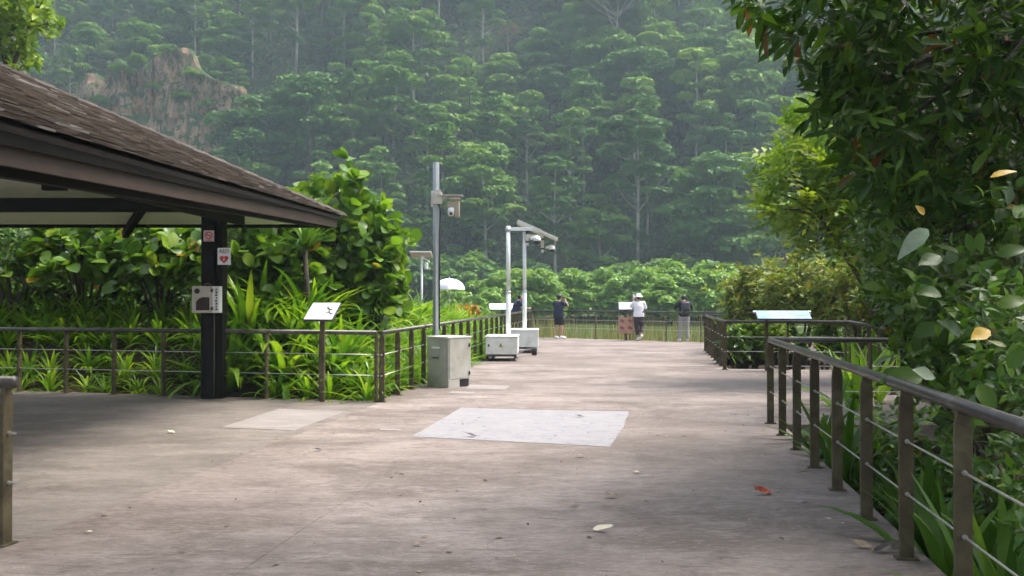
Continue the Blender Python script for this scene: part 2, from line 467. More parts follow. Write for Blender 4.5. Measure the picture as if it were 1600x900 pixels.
M['rock'] = b.done(b.bsdf(c, 0.9, 0, 0.2, n2, 0.9, 0.5))
def cliff(name, x0, x1, z0, z1, yb, label, seed):
    nx, nz = int((x1 - x0) / 0.5) + 1, int((z1 - z0) / 0.5) + 1
    X, Z = np.meshgrid(np.linspace(x0, x1, nx), np.linspace(z0, z1, nz))
    u_ = (X - (x0 + x1) / 2) / ((x1 - x0) / 2)
    top_ = 1.0 - 0.22 * np.abs(u_ + 0.25 * vn(X + seed, X * 0, 7)) ** 2.5 + 0.22 * vn(X + seed * 3, X * 0 + 5, 6.0) + 0.14 * vn(X + seed, X * 0 + 9, 2.2)
    Z = z0 + (Z - z0) * np.clip(top_, 0.1, 1.15)
    D = 4.0 * vn(X + seed, Z * 0.5, 9) + 2.4 * vn(X + seed, Z, 3.4) + 1.2 * vn(X, Z + seed, 1.5) + 2.6 * np.abs(vn(X + seed, Z * 0.3, 3.0)) + 1.4 * np.abs(vn(X, Z * 0.6 + seed, 1.1))
    Yy = yb + 0.07 * (Z - z0) + D * 0.8
    bm = bmesh.new()
    vs = [[bm.verts.new((X[j, i], Yy[j, i], Z[j, i])) for i in range(nx)] for j in range(nz)]
    back = 2.2
    for j in range(nz - 1):
        for i in range(nx - 1):
            bm.faces.new((vs[j][i], vs[j][i + 1], vs[j + 1][i + 1], vs[j + 1][i]))
    top = [bm.verts.new((q.co.x, q.co.y + back, q.co.z + 0.4)) for q in vs[-1]]
    for i in range(nx - 1):
        bm.faces.new((vs[-1][i], vs[-1][i + 1], top[i + 1], top[i]))
    for L in ([r_[0] for r_ in vs], [r_[-1] for r_ in vs]):
        bk = [bm.verts.new((q.co.x, q.co.y + back, q.co.z)) for q in L]
        for a_, b_, c_, d_ in zip(L[:-1], L[1:], bk[1:], bk[:-1]): bm.faces.new((a_, b_, c_, d_))
    bmesh.ops.recalc_face_normals(bm, faces=bm.faces)
    o = bm_obj(name, bm, M['rock'])
    return tag(o, label, 'cliff', kind='structure')
cliff('cliff_face', -76, -46, 18, 45, 152, 'exposed orange and grey rock cliff above the shingle roof', 3.0)
cliff('cliff_face', -99, -85, 30, 54, 154, 'bare orange rock outcrop above left end of the roof', 31.0)
cliff('cliff_face', 32, 38, 77, 86, 225, 'small bare salmon rock patch high on the slope', 77.0)

# ------------------------------------------------------------------ leaf geometry
def blade(stations, widths, bend=0.2, fold=0.15, wave=0.0):
    V, Fc = [], []
    for t, w_ in zip(stations, widths):
        z = -bend * t * t
        V += [(-w_, t, z + fold * w_ + wave * math.sin(t * 9)), (0, t, z), (w_, t, z + fold * w_ - wave * math.sin(t * 9))]
    for i in range(len(stations) - 1):
        a = i * 3
        Fc += [(a, a + 1, a + 4, a + 3), (a + 1, a + 2, a + 5, a + 4)]
    return np.array(V, float), Fc
def strap(bend, hw, n=7, fold=0.35, a0=0.0):
    V, Fc = [], []
    y = z = 0.0
    for i in range(n):
        t = i / (n - 1)
        w_ = hw * (0.75 + 0.6 * t) if t < 0.3 else hw * (1.0 - ((t - 0.3) / 0.7) ** 2.2) * 0.93 + 0.002
        a = a0 - bend * t ** 1.6
        if i:
            y += math.cos(a) / (n - 1); z += math.sin(a) / (n - 1)
        V += [(-w_, y, z + fold * w_), (0, y, z), (w_, y, z + fold * w_)]
    for i in range(n - 1):
        a = i * 3
        Fc += [(a, a + 1, a + 4, a + 3), (a + 1, a + 2, a + 5, a + 4)]
    return np.array(V, float), Fc
def pinnate(n=6):
    V, Fc = [], []
    for i in range(n):
        for s in (-1, 1):
            y = 0.12 + 0.8 * i / n
            ln = 0.30 * (1 - 0.5 * (i / n - 0.4) ** 2 * 2)
            k = len(V)
            dz = -0.22 * y * y
            V += [(0, y, dz), (s * ln * 0.45, y + 0.10, dz + 0.02), (s * ln, y + 0.10, dz - 0.03), (s * ln * 0.5, y - 0.06, dz + 0.01)]
            Fc.append((k, k + 1, k + 2, k + 3) if s < 0 else (k + 3, k + 2, k + 1, k))
    k = len(V)
    V += [(0, 0.9, -0.18), (-0.06, 1.02, -0.2), (0, 1.15, -0.26), (0.06, 1.02, -0.2)]
    Fc.append((k, k + 3, k + 2, k + 1))
    V += [(-0.006, 0, 0), (0.006, 0, 0), (0.006, 0.9, -0.18), (-0.006, 0.9, -0.18)]
    Fc.append((k + 4, k + 5, k + 6, k + 7))
    return np.array(V, float), Fc
ST = [0, 0.12, 0.35, 0.6, 0.82, 1.0]
GEO = {
    'obov': [blade(ST, [0.02, 0.06, 0.14, 0.20, 0.17, 0.03], bd, 0.25) for bd in (0.1, 0.3, -0.05)],
    'round': [blade([0, 0.1, 0.3, 0.55, 0.8, 0.94, 1.0], [0.02, 0.15, 0.30, 0.36, 0.29, 0.15, 0.03], bd, 0.22, wv) for bd, wv in ((0.1, 0.02), (0.35, 0.0), (-0.1, 0.03))],
    'broad': [blade([0, 0.08, 0.25, 0.5, 0.75, 0.92, 1.0], [0.02, 0.13, 0.26, 0.29, 0.19, 0.07, 0.005], bd, 0.28, wv) for bd, wv in ((0.2, 0.02), (0.4, 0.015), (0.0, 0.03))],
    'ovate': [blade(ST, [0.02, 0.17, 0.24, 0.19, 0.10, 0.01], bd, 0.2) for bd in (0.15, 0.35)],
    'strap': [strap(bd, 0.047, 8, 0.35) for bd in (0.5, 0.9, 1.4, 1.9)],
    'widestrap': [strap(bd, 0.055, 8, 0.3) for bd in (0.2, 0.6, 1.1)],
    'pinnate': [pinnate(4)],
    'longobov': [blade(ST, [0.015, 0.035, 0.085, 0.135, 0.115, 0.02], bd, 0.25) for bd in (0.15, 0.4, 0.0)],
    'card': [(np.array([(-0.32, 0, 0), (0.02, 0.45, 0.06), (0.32, 0.05, 0), (0.05, -0.5, -0.08)], float), [(0, 3, 2, 1)]),
             (np.array([(-0.2, -0.3, 0), (-0.28, 0.3, 0.05), (0.15, 0.5, -0.08), (0.3, -0.1, 0.04)], float), [(0, 3, 2, 1)])],
    'reed': [(np.array([(-0.006, 0, 0), (0.006, 0, 0), (0.005, 0.6, -0.02), (-0.005, 0.6, -0.02), (0, 1, -0.1)], float), [(0, 1, 2, 3), (3, 2, 4)])],
}
def frames(D, N):
    D = D / np.linalg.norm(D, axis=1, keepdims=True)
    Z = N - D * (N * D).sum(1, keepdims=True)
    ln = np.linalg.norm(Z, axis=1, keepdims=True)
    Z = np.where(ln < 1e-3, np.array([[0.3, 0.2, 1.0]]), Z / np.maximum(ln, 1e-6))
    X = np.cross(D, Z)
    X /= np.maximum(np.linalg.norm(X, axis=1, keepdims=True), 1e-6)
    Z = np.cross(X, D)
    return np.stack([X, D, Z], 2)
def mass_mesh(name, kind, P, D, N, S, mat, var=None):
    P = np.asarray(P, float)
    Fm = frames(np.asarray(D, float), np.asarray(N, float)) * np.asarray(S, float)[:, None, None]
    gs = GEO[kind]
    allv, li, ls, vv = [], [], [], []
    off = 0; lo = 0
    which = rng.integers(0, len(gs), len(P))
    if var is None: var = rng.random(len(P))
    for gi, (gv, gf) in enumerate(gs):
        idx = np.where(which == gi)[0]
        if not len(idx): continue
        w_ = np.einsum('mij,kj->mki', Fm[idx], gv) + P[idx][:, None, :]
        allv.append(w_.reshape(-1, 3))
        vv.append(np.repeat(var[idx], len(gv)))
        flat = np.concatenate([np.array(f) for f in gf]); lens = np.array([len(f) for f in gf])
        base = off + np.arange(len(idx)) * len(gv)
        li.append((flat[None, :] + base[:, None]).ravel())
        st = np.concatenate([[0], np.cumsum(lens)[:-1]])
        ls.append((st[None, :] + lo + np.arange(len(idx))[:, None] * lens.sum()).ravel())
        off += len(idx) * len(gv); lo += len(idx) * lens.sum()
    v = np.concatenate(allv); li = np.concatenate(li); ls = np.concatenate(ls); vv = np.concatenate(vv)
    me = bpy.data.meshes.new(name)
    me.vertices.add(len(v)); me.vertices.foreach_set('co', v.ravel())
    me.loops.add(len(li)); me.loops.foreach_set('vertex_index', li.astype(np.int32))
    me.polygons.add(len(ls)); me.polygons.foreach_set('loop_start', ls.astype(np.int32))
    a = me.attributes.new('var', 'FLOAT', 'POINT'); a.data.foreach_set('value', vv.astype(np.float32))
    me.update()
    me.materials.append(mat)
    if kind not in ('card', 'reed'): me.shade_smooth()
    return me
_lc = {}
def leaf_mesh(kind, i, mat):
    k = (kind, i, mat.name)
    if k not in _lc:
        gv, gf = GEO[kind][i]
        me = bpy.data.meshes.new('leaf')
        me.from_pydata([tuple(p) for p in gv], [], [tuple(f) for f in gf])
        me.materials.append(mat); me.shade_smooth()
        _lc[k] = me
    return _lc[k]
def leaf_parts(parent, kind, P, D, N, S, mat, name='leaf'):
    Fm = frames(np.asarray(D, float), np.asarray(N, float))
    for i in range(len(P)):
        o = bpy.data.objects.new(name, leaf_mesh(kind, rnd.randrange(len(GEO[kind])), mat))
        m = Matrix(((*Fm[i, 0] * S[i], P[i, 0]), (*Fm[i, 1] * S[i], P[i, 1]), (*Fm[i, 2] * S[i], P[i, 2]), (0, 0, 0, 1)))
        o.matrix_basis = m
        o.parent = parent
        col.objects.link(o)
def unit(n):
    v = rng.normal(size=(n, 3))
    return v / np.linalg.norm(v, axis=1, keepdims=True)
def twig_leaves(T, TD, per, length, spread=(0.7, 1.3), along=0.5, upn=0.6, droop=0.0, jit=0.3):
    """leaves in rosettes round twig tips T with directions TD"""
    n = len(T)
    T = np.repeat(T, per, 0); TD = np.repeat(TD, per, 0)
    k = np.tile(np.arange(per), n)
    az = k * 2.399 + np.repeat(rng.random(n) * 6.28, per) + rng.normal(size=n * per) * 0.3
    an = rng.uniform(spread[0], spread[1], n * per)
    A = np.cross(TD, unit(len(TD))); A /= np.maximum(np.linalg.norm(A, axis=1, keepdims=True), 1e-6)
    ref = np.cross(TD, np.tile([[0.13, 0.31, 0.94]], (len(TD), 1))); ref /= np.maximum(np.linalg.norm(ref, axis=1, keepdims=True), 1e-6)
    B = np.cross(TD, ref)
    side = ref * np.cos(az)[:, None] + B * np.sin(az)[:, None]
    D = TD * np.cos(an)[:, None] + side * np.sin(an)[:, None]
    D[:, 2] -= droop
    D /= np.linalg.norm(D, axis=1, keepdims=True)
    N = TD * (1 - upn) + np.array([[0, 0, upn]]) + rng.normal(size=D.shape) * jit
    S = length * rng.uniform(0.5, 1.25, len(D))
    P = T - TD * (rng.random(len(D)) * along * length * 1.6)[:, None]
    return P, D, N, S
def limbs(origin, tips, r0, n=6, nlimb=9, mat=None, name='stem', hub=0.35, parent=None, sag=0.0):
    """main stems from the base to a sample of twig tips (local coordinates)"""
    bm = bmesh.new()
    tips = [Vector(t) for t in tips]
    rnd.shuffle(tips)
    main = tips[:nlimb]
    hubs = []
    for t in main:
        h = Vector((t.x * hub + rnd.uniform(-.05, .05), t.y * hub + rnd.uniform(-.05, .05), t.z * 0.5))
        q = h.lerp(t, 0.55) + Vector((rnd.uniform(-.1, .1), rnd.uniform(-.1, .1), rnd.uniform(0, .1))) * t.length * 0.3
        tube(bm, [(rnd.uniform(-r0, r0) * 1.5, rnd.uniform(-r0, r0) * 1.5, -0.1), h, q, t], [r0, r0 * 0.75, r0 * 0.5, r0 * 0.18], n, cap=False)
        hubs += [h, q]
    for t in tips[nlimb:nlimb + nlimb * 7]:
        h = min(hubs, key=lambda k: (k - t).length)
        mid = h.lerp(t, 0.5) + Vector((0, 0, 0.06 * (t - h).length))
        tube(bm, [h, mid, t], [r0 * 0.35, r0 * 0.25, r0 * 0.12], 4, cap=False)
    return bm_obj(name, bm, mat or M['stem'], parent, True)

def in_frame(P, mg=10):
    px = 800 + P[:, 0] / np.maximum(P[:, 1], .1) * F; py = HOR - (P[:, 2] - CAMZ) / np.maximum(P[:, 1], .1) * F
    return (px > -mg) & (px < 1600 + mg) & (py > -mg) & (py < 900 + mg) & (P[:, 1] > 0.3)
def leafy(root, kind, P, D, N, S, mat, nparts, stuffname='foliage', leafname='leaf'):
    """world-space leaves: the nearest nparts in view become parts, the rest one stuff part"""
    o = np.array(root.location)
    ok = in_frame(P)
    score = np.where(ok, S / np.linalg.norm(P - np.array([0, 0, CAMZ]), axis=1), 0)
    order = np.argsort(-score)
    npk = min(nparts, int(ok.sum()))
    pick = order[:npk]; rest = order[npk:]
    L = P - o
    leaf_parts(root, kind, L[pick], D[pick], N[pick], S[pick], mat, leafname)
    if len(rest):
        me = mass_mesh(stuffname, kind, L[rest], D[rest], N[rest], S[rest], mat)
        f = link(stuffname, me, root); f['kind'] = 'stuff'
def ellipsoid_twigs(n, c, r, top=0.55, inner=0.55, flat=0.0):
    u = unit(n)
    u[:, 2] = np.where(u[:, 2] < -0.25, -u[:, 2] * 0.6, u[:, 2])
    rad = rng.uniform(inner, 1.0, n) ** 0.6
    T = np.array(c)[None] + u * np.array(r)[None] * rad[:, None]
    TD = u * np.array([[1, 1, 0.7]]) + np.array([[0, 0, top]]) + rng.normal(size=u.shape) * 0.25
    TD /= np.linalg.norm(TD, axis=1, keepdims=True)
    return T, TD

LM = [(100, 'over the left roof end'), (200, 'left of the cliff'), (330, 'beside the rock cliff'), (440, 'over the roof corner'),
      (560, 'over the tallest shrub'), (655, 'left of camera pole'), (740, 'behind the camera pole'), (830, 'over the white masts'),
      (920, 'over the black-shorts person'), (1040, 'over the white-hatted person'), (1140, 'over the backpack person'), (1250, 'left of overhanging tree'), (9999, 'behind the overhanging tree')]
def landmark(x):
    for lim, s in LM:
        if x < lim: return s
# ================================================================== DECK
def clip_poly(poly, a, b_, c_):
    """keep a*x+b*y>=c"""
    out = []
    n = len(poly)
    for i in range(n):
        p, q = poly[i], poly[(i + 1) % n]
        dp = a * p[0] + b_ * p[1] - c_; dq = a * q[0] + b_ * q[1] - c_
        if dp >= 0: out.append(p)
        if (dp >= 0) != (dq >= 0):
            t = dp / (dp - dq)
            out.append((p[0] + t * (q[0] - p[0]), p[1] + t * (q[1] - p[1])))
    return out
RAIL_R = lambda Y: 3.27 - 0.147 * (11.35 - Y)      # near right railing, X at Y
RAIL_L = lambda Y: -1.98 + 0.125 * (Y - 13.66)
SX = 0.155
J1, J2 = -4.12, -2.40
deck = [(RAIL_R(-3) + .13, -3), (RAIL_R(11.35) + .13, 11.27), (5.9, 11.2), (6.4, 14.6), (7.55, 19.6), (4.82, 19.95), (5.85, 26.6),
        (9.6, 26.5), (9.6, 29.85), (6.75, 31.62), (RAIL_L(35.6) - .12, 35.75), (-2.06, 13.78), (-8.3, 15.3), (-16, 17.1), (-16, -3)]
def slab(name, poly, mat, label, z1=0.0, z0=-0.2):
    bm = bmesh.new()
    prism(bm, poly, z0, z1)
    return tag(bm_obj(name, bm, mat), label, kind='structure')
g_ = 0.003
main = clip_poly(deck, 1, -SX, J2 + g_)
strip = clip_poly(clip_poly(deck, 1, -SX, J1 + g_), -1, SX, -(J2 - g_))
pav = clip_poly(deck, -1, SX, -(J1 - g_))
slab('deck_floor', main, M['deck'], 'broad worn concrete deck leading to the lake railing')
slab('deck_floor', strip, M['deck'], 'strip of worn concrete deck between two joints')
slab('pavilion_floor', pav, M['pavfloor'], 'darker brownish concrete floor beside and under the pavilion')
bm = bmesh.new(); prism(bm, [(p[0] * 0.995, p[1] * 0.998) for p in clip_poly(clip_poly(deck, 1, -SX, -8), -1, SX, 1.0)], -0.3, -0.012)
tag(bm_obj('slab_bed', bm, M['ground']), 'dark bedding showing in the concrete joints', kind='structure')
slab('landing', [(-6.0, 36.0), (0.62, 36.0), (0.5, 40.5), (-6, 40.5)], M['deck'], 'small concrete landing beyond the left railing', 0.0)
# boards that carry the deck above the soil on the right side of the path
bm = bmesh.new()
for i, yy in enumerate((1.0, 4.0, 7.0, 10.2)):
    box(bm, (RAIL_R(yy) - 0.15, yy, -0.42), (0.3, 0.3, 0.4))
box(bm, (4.6, 11.6, -0.42), (0.3, 0.3, 0.4))
tag(bm_obj('deck_footing', bm, M['pavfloor']), 'concrete footings under the deck edge', kind='structure')

# thin faded floor sheets
b = NB('faded_floor_print')
v = b.geo((1, 1, 1)); vs = b.geo((0.9, 3.5, 1), (0, 0, R(8)))
n1 = b.noise(1.6, 5, 0.6, vs); n2 = b.noise(7, 5, 0.7, vs); n3 = b.noise(3.0, 2, 0.5, vs, 0.4)
c = b.mix(b.math('MULTIPLY', b.ramp(n1, [(0.4, (0, 0, 0)), (0.65, (1, 1, 1))]), 0.6), (0.315, 0.302, 0.305), (0.25, 0.24, 0.248))
c = b.mix(b.math('MULTIPLY', b.ramp(n3, [(0.50, (0, 0, 0)), (0.53, (1, 1, 1)), (0.56, (0, 0, 0))]), 0.85), c, (0.16, 0.165, 0.22))
c = b.mix(b.math('MULTIPLY', b.ramp(n2, [(0.30, (1, 1, 1)), (0.45, (0, 0, 0))]), 0.5), c, (0.20, 0.185, 0.18))
M['print'] = b.done(b.bsdf(c, 0.6, 0, 0.4, n2, 0.15, 0.004))
b = NB('pale_concrete_patch')
vs = b.geo((0.7, 2.4, 1), (0, 0, R(8)))
n1 = b.noise(2.2, 7, 0.7, vs)
c = b.ramp(n1, [(0.3, (0.21, 0.185, 0.17)), (0.55, (0.285, 0.256, 0.242)), (0.75, (0.36, 0.325, 0.305))])
M['patch'] = b.done(b.bsdf(c, 0.75, 0, 0.3, n1, 0.2, 0.004))
def sheet(name, pts, mat, label):
    bm = bmesh.new()
    P_ = [gnd(*p) for p in pts]
    ctr = sum(P_, Vector()) / len(P_)
    # subdivide the edge slightly so that it is not ruler straight
    poly = []
    for i in range(len(P_)):
        a, c2 = P_[i], P_[(i + 1) % len(P_)]
        for k in range(6):
            p = a.lerp(c2, k / 6)
            if k: p += Vector((rnd.uniform(-1, 1), rnd.uniform(-1, 1), 0)) * 0.008
            poly.append((p.x, p.y))
    area = sum(poly[i][0] * poly[(i + 1) % len(poly)][1] - poly[(i + 1) % len(poly)][0] * poly[i][1] for i in range(len(poly)))
    if area < 0: poly = poly[::-1]
    prism(bm, poly, 0.001, 0.0045)
    return tag(bm_obj(name, bm, mat), label, kind='structure')
sheet('floor_marking', [(721, 637), (850, 641), (982, 643), (975, 665), (953, 698), (800, 690), (643, 682)], M['print'], 'large faded whitish rectangle printed on the middle of the deck')
sheet('floor_patch', [(436, 639), (540, 643), (460, 673), (346, 668)], M['patch'], 'pale concrete patch near the left railing')
sheet('floor_patch', [(733, 601), (797, 603), (790, 609), (728, 607)], M['patch'], 'narrow pale patch right of the grey cabinet')
sheet('floor_patch', [(705, 611), (743, 612.5), (740, 616), (702, 614.5)], M['patch'], 'short pale strip in front of the grey cabinet')
sheet('floor_patch', [(596, 669), (628, 670), (627, 673), (594, 672)], M['patch'], 'tiny pale strip left of the faded rectangle')

# ================================================================== RAILINGS
HR = 1.085
_pm = {}
def post_mesh(h, wd, dp):
    k = (round(h, 3), wd, dp)
    if k not in _pm:
        bm = bmesh.new()
        # flat bar with cut-away shoulder below the handrail
        prof = [(-dp, 0), (dp, 0), (dp, h - 0.13), (dp * 0.88, h - 0.07), (dp * 0.60, h - 0.015), (dp * 0.6, h), (-dp * 0.6, h), (-dp * 0.60, h - 0.015), (-dp * 0.88, h - 0.07), (-dp, h - 0.13)]
        A = [bm.verts.new((-wd, y, z)) for y, z in prof]
        B_ = [bm.verts.new((wd, y, z)) for y, z in prof]
        bm.faces.new(A[::-1]); bm.faces.new(B_)
        for i in range(len(prof)):
            j = (i + 1) % len(prof)
            bm.faces.new((A[i], A[j], B_[j], B_[i]))
        box(bm, (0, 0, 0.006), (wd * 2 + 0.05, dp * 2 + 0.05, 0.012))
        bmesh.ops.recalc_face_normals(bm, faces=bm.faces)
        bmesh.ops.bevel(bm, geom=[e for e in bm.edges if e.calc_length() > 0.2], offset=0.003, segments=1, affect='EDGES')
        me = bpy.data.meshes.new('post'); bm.to_mesh(me); bm.free()
        me.materials.append(M['bronze'])
        _pm[k] = me
    return _pm[k]
_fm = []
def fitting_mesh():
    if not _fm:
        bm = bmesh.new()
        tube(bm, [(-0.075, 0, 0), (-0.03, 0, 0), (-0.03, 0, 0.0), (0.03, 0, 0), (0.075, 0, 0)], [0.006, 0.012, 0.015, 0.015, 0.006], 6)
        me = bpy.data.meshes.new('cable_fitting'); bm.to_mesh(me); bm.free(); me.materials.append(M['cable'])
        _fm.append(me)
    return _fm[0]
def railing(label, pts, spacing, skip=(), hr=0.034, cables=(0.40, 0.72), wd=0.016, dp=0.042, ext=(0, 0), fittings=True, first=True, last=True, flat=1.0):
    pts = [Vector((p[0], p[1], p[2] if len(p) > 2 else 0)) for p in pts]
    root = thing('railing', label, 'railing', pts[0])
    o0 = pts[0]
    L = [p - o0 for p in pts]
    # handrail
    bm = bmesh.new()
    path = [p + Vector((0, 0, HR - hr * 0.9)) for p in L]
    d0 = (path[0] - path[1]).normalized(); d1 = (path[-1] - path[-2]).normalized()
    path[0] = path[0] + d0 * ext[0]; path[-1] = path[-1] + d1 * ext[1]
    tube(bm, path, hr, 12, sx=flat)
    bm_obj('handrail', bm, M['handrail'], root, True)
    for h in cables:
        bm = bmesh.new()
        cp = []
        for a, c2 in zip(L[:-1], L[1:]):
            n = max(1, int((c2 - a).length / 1.0))
            for k in range(n): cp.append(a.lerp(c2, k / n) + Vector((0, 0, h)))
        cp.append(L[-1] + Vector((0, 0, h)))
        e0 = (cp[0] - cp[1]).normalized() * ext[0] * 0.9
        cp[0] = cp[0] + e0
        tube(bm, cp, 0.0065, 6)
        bm_obj('cable', bm, M['cable'], root, True)
    for si, (a, c2) in enumerate(zip(L[:-1], L[1:])):
        ln = (c2 - a).length
        n = max(1, round(ln / spacing))
        ang = math.atan2((c2 - a).y, (c2 - a).x)
        for k in range(n + 1):
            if k == n and si < len(L) - 2: 
                pass
            if (k == 0 and si == 0 and not first) or (k == n and si == len(L) - 2 and not last): continue
            q = a.lerp(c2, k / n)
            if si > 0 and k == 0: q = a.lerp(c2, 0.11 / ln)
            if si < len(L) - 2 and k == n: q = a.lerp(c2, 1 - 0.11 / ln)
            if any((q + o0 - Vector((s[0], s[1], 0))).length < 0.3 for s in skip): continue
            o = bpy.data.objects.new('post', post_mesh(HR - hr * 1.2, wd, dp))
            o.parent = root; o.location = q; o.rotation_euler = (0, 0, ang)
            col.objects.link(o)
            if fittings:
                for h in cables:
                    f = bpy.data.objects.new('cable_fitting', fitting_mesh())
                    f.parent = o; f.location = (0, 0, h)
                    col.objects.link(f)
    return root
railing('near right bronze railing with two steel cables along the path edge', [(RAIL_R(0.6), 0.6), (RAIL_R(11.35), 11.35)], 0.945, hr=0.036)
railing('short dark railing going right from the far end of the near right railing', [(3.32, 11.42), (5.75, 11.3)], 1.2, first=False)
railing('bronze railing round the right bay carrying the wide blue panel', [(4.72, 19.8), (7.35, 19.45), (6.25, 14.7)], 1.25)
railing('short bronze railing on the right before the lake, posts close together', [(4.68, 19.72), (5.72, 26.5)], 0.95, last=True)
railing('dark railing on the far right behind the short close-post railing', [(5.8, 26.45), (9.4, 26.3)], 1.3, first=False)
railing('far lake railing behind the standing people', [(RAIL_L(35.5) + .02, 35.5), (6.75, 31.5), (9.4, 29.8)], 1.5, dp=0.03, fittings=False)
railing('left side railing running from the left corner past the grey cabinet', [(-1.98, 13.66), (RAIL_L(35.4), 35.4)], 0.96)
railing('left cross railing in front of the strap-leaf bed beside the pavilion column', [(-11.0, 15.78), (-2.07, 13.68)], 0.955, skip=[(-4.72, 14.3)])
railing('near left railing end with a single post at the frame edge', [(-3.27, 5.8), (-6.5, 6.5)], 1.6, hr=0.04, ext=(0.07, 0))

# ================================================================== PAVILION
C0 = Vector((-2.93, 15.5, 3.0))              # outer corner of the roof, top of shingle edge
P0 = Vector((-3.43, 6.0, 2.80))
EN = C0 + (P0 - C0) * (13.0 / 9.51)          # near end of eave
HP = Vector((-6.7, 11.73, 4.6))
RT = C0 + (HP - C0) * 1.35                   # end of hip at the ridge
nrm = (P0 - C0).cross(HP - C0).normalized()
if nrm.z < 0: nrm = -nrm
e_dir = (P0 - C0).normalized()
up_dir = nrm.cross(e_dir).normalized()
if up_dir.z < 0: up_dir = -up_dir
pavi = thing('pavilion', 'open dark timber pavilion with brown shingle hip roof on the left', 'pavilion', (-4.72, 14.2, 0))
O = Vector(pavi.location)
def LP(v): return Vector(v) - O
def upl(s):  # width of the slope at eave distance
    return None
# roof deck (thin solid under the shingles) + soffit
RN = RT + e_dir * 9.0
BL = Vector((-16, 15.5, 3.0))
RL = Vector((-16, RT.y, RT.z))
def slab_poly(pts, th, mat, name, parent):
    bm = bmesh.new()
    pts = [LP(p) for p in pts]
    n = (pts[1] - pts[0]).cross(pts[2] - pts[0]).normalized()
    if n.z < 0: n = -n
    A = [bm.verts.new(p) for p in pts]; B_ = [bm.verts.new(p - n * th) for p in pts]
    bm.faces.new(A); bm.faces.new(B_[::-1])
    for i in range(len(pts)):
        j = (i + 1) % len(pts)
        bm.faces.new((A[i], B_[i], B_[j], A[j]))
    bmesh.ops.recalc_face_normals(bm, faces=bm.faces)
    return bm_obj(name, bm, mat, parent)
M['roofdeck'] = plain('roof_underlay', (0.03, 0.026, 0.024), 0.8, 0, 0.2, 6)
slab_poly([C0 - nrm * .03, EN - nrm * .03, RN - nrm * .03, RT - nrm * .03], 0.05, M['roofdeck'], 'roof', pavi)
nb = Vector((0, RT.z - C0.z, -(RT.y - C0.y))); nb = Vector((0, (RT.z - 3.0), (15.5 - RT.y))).normalized()
slab_poly([C0 - nb * .03, BL - nb * .03, RL - nb * .03, RT - nb * .03], 0.05, M['roofdeck'], 'roof', pavi)
# soffits 0.16 below
ins = Vector((-0.10, -0.10, 0))
slab_poly([C0 + ins - nrm * .15, EN + Vector((-.1, 0, 0)) - nrm * .15, RN - nrm * .15, RT - nrm * .15], 0.02, M['soffit'], 'soffit', pavi)
slab_poly([C0 + ins - nb * .15, BL + Vector((0, -.1, 0)) - nb * .15, RL - nb * .15, RT - nb * .15], 0.02, M['soffit'], 'soffit', pavi)
# fascia boards
def board(name, a, c2, h0, h1, t0, mat):
    """vertical board from a to c2: hangs from z-h0 to z-h1, thickness t0 inward"""
    bm = bmesh.new()
    a, c2 = LP(a), LP(c2)
    d = (c2 - a); d.z = 0; d.normalize()
    inn = Vector((d.y, -d.x, 0))
    if inn.dot(LP(HP) - a) < 0: inn = -inn
    vs = []
    for p, s in ((a, h0), (c2, h1)):
        for (k, z) in ((0, -s[0]), (t0, -s[0]), (t0, -s[1]), (0, -s[1])):
            vs.append(bm.verts.new(p + inn * k + Vector((0, 0, z))))
    bm.faces.new(vs[:4]); bm.faces.new(vs[4:][::-1])
    for i in range(4):
        j = (i + 1) % 4
        bm.faces.new((vs[i], vs[i + 4], vs[j + 4], vs[j]))
    bmesh.ops.recalc_face_normals(bm, faces=bm.faces)
    return bm_obj(name, bm, mat, pavi)
ix = Vector((-0.09, -0.09, 0))
kk = 13.0 / 9.51
board('fascia', C0 + ix, EN + Vector((-.09, 0, 0)), (0.045, 0.205), (0.12 * kk, 0.33), 0.035, M['fascia'])
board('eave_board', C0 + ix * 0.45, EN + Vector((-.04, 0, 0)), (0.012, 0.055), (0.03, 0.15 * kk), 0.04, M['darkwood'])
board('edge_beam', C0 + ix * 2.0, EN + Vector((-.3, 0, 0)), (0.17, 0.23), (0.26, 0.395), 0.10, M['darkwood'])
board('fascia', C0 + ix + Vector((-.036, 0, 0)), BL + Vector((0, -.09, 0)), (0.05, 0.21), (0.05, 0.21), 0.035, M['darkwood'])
# shingle courses on the visible slope
expo = 0.125
slope_len = (RT - C0).dot(up_dir)
hip_run = (RT - C0).dot(-e_dir) * -1.0       # how far along e_dir the hip advances over slope_len
b = NB('weathered_shingle')
v = b.geo((1, 1, 1))
oi = b.n('ShaderNodeObjectInfo'); at_ = b.n('ShaderNodeAttribute', attribute_name='var')
f = b.math('FRACT', b.math('ADD', oi.outputs['Random'], at_.outputs['Fac']))
c = b.ramp(f, [(0, (0.065, 0.047, 0.036)), (0.5, (0.115, 0.086, 0.066)), (0.82, (0.165, 0.130, 0.105)), (0.95, (0.22, 0.185, 0.155)), (0.985, (0.42, 0.40, 0.38))])
n1 = b.noise(1.2, 6, 0.7, v); n2 = b.noise(45, 3, 0.6, v)
c = b.mix(b.math('MULTIPLY', b.ramp(n1, [(0.52, (0, 0, 0)), (0.66, (1, 1, 1))]), 0.5), c, (0.20, 0.185, 0.165))
c = b.mix(b.math('MULTIPLY', n2, 0.4), c, (0.035, 0.03, 0.026))
M['shingle'] = b.done(b.bsdf(c, 0.62, 0, 0.45, n2, 0.3, 0.004))
sh_list = []
row = 0
s = -0.03
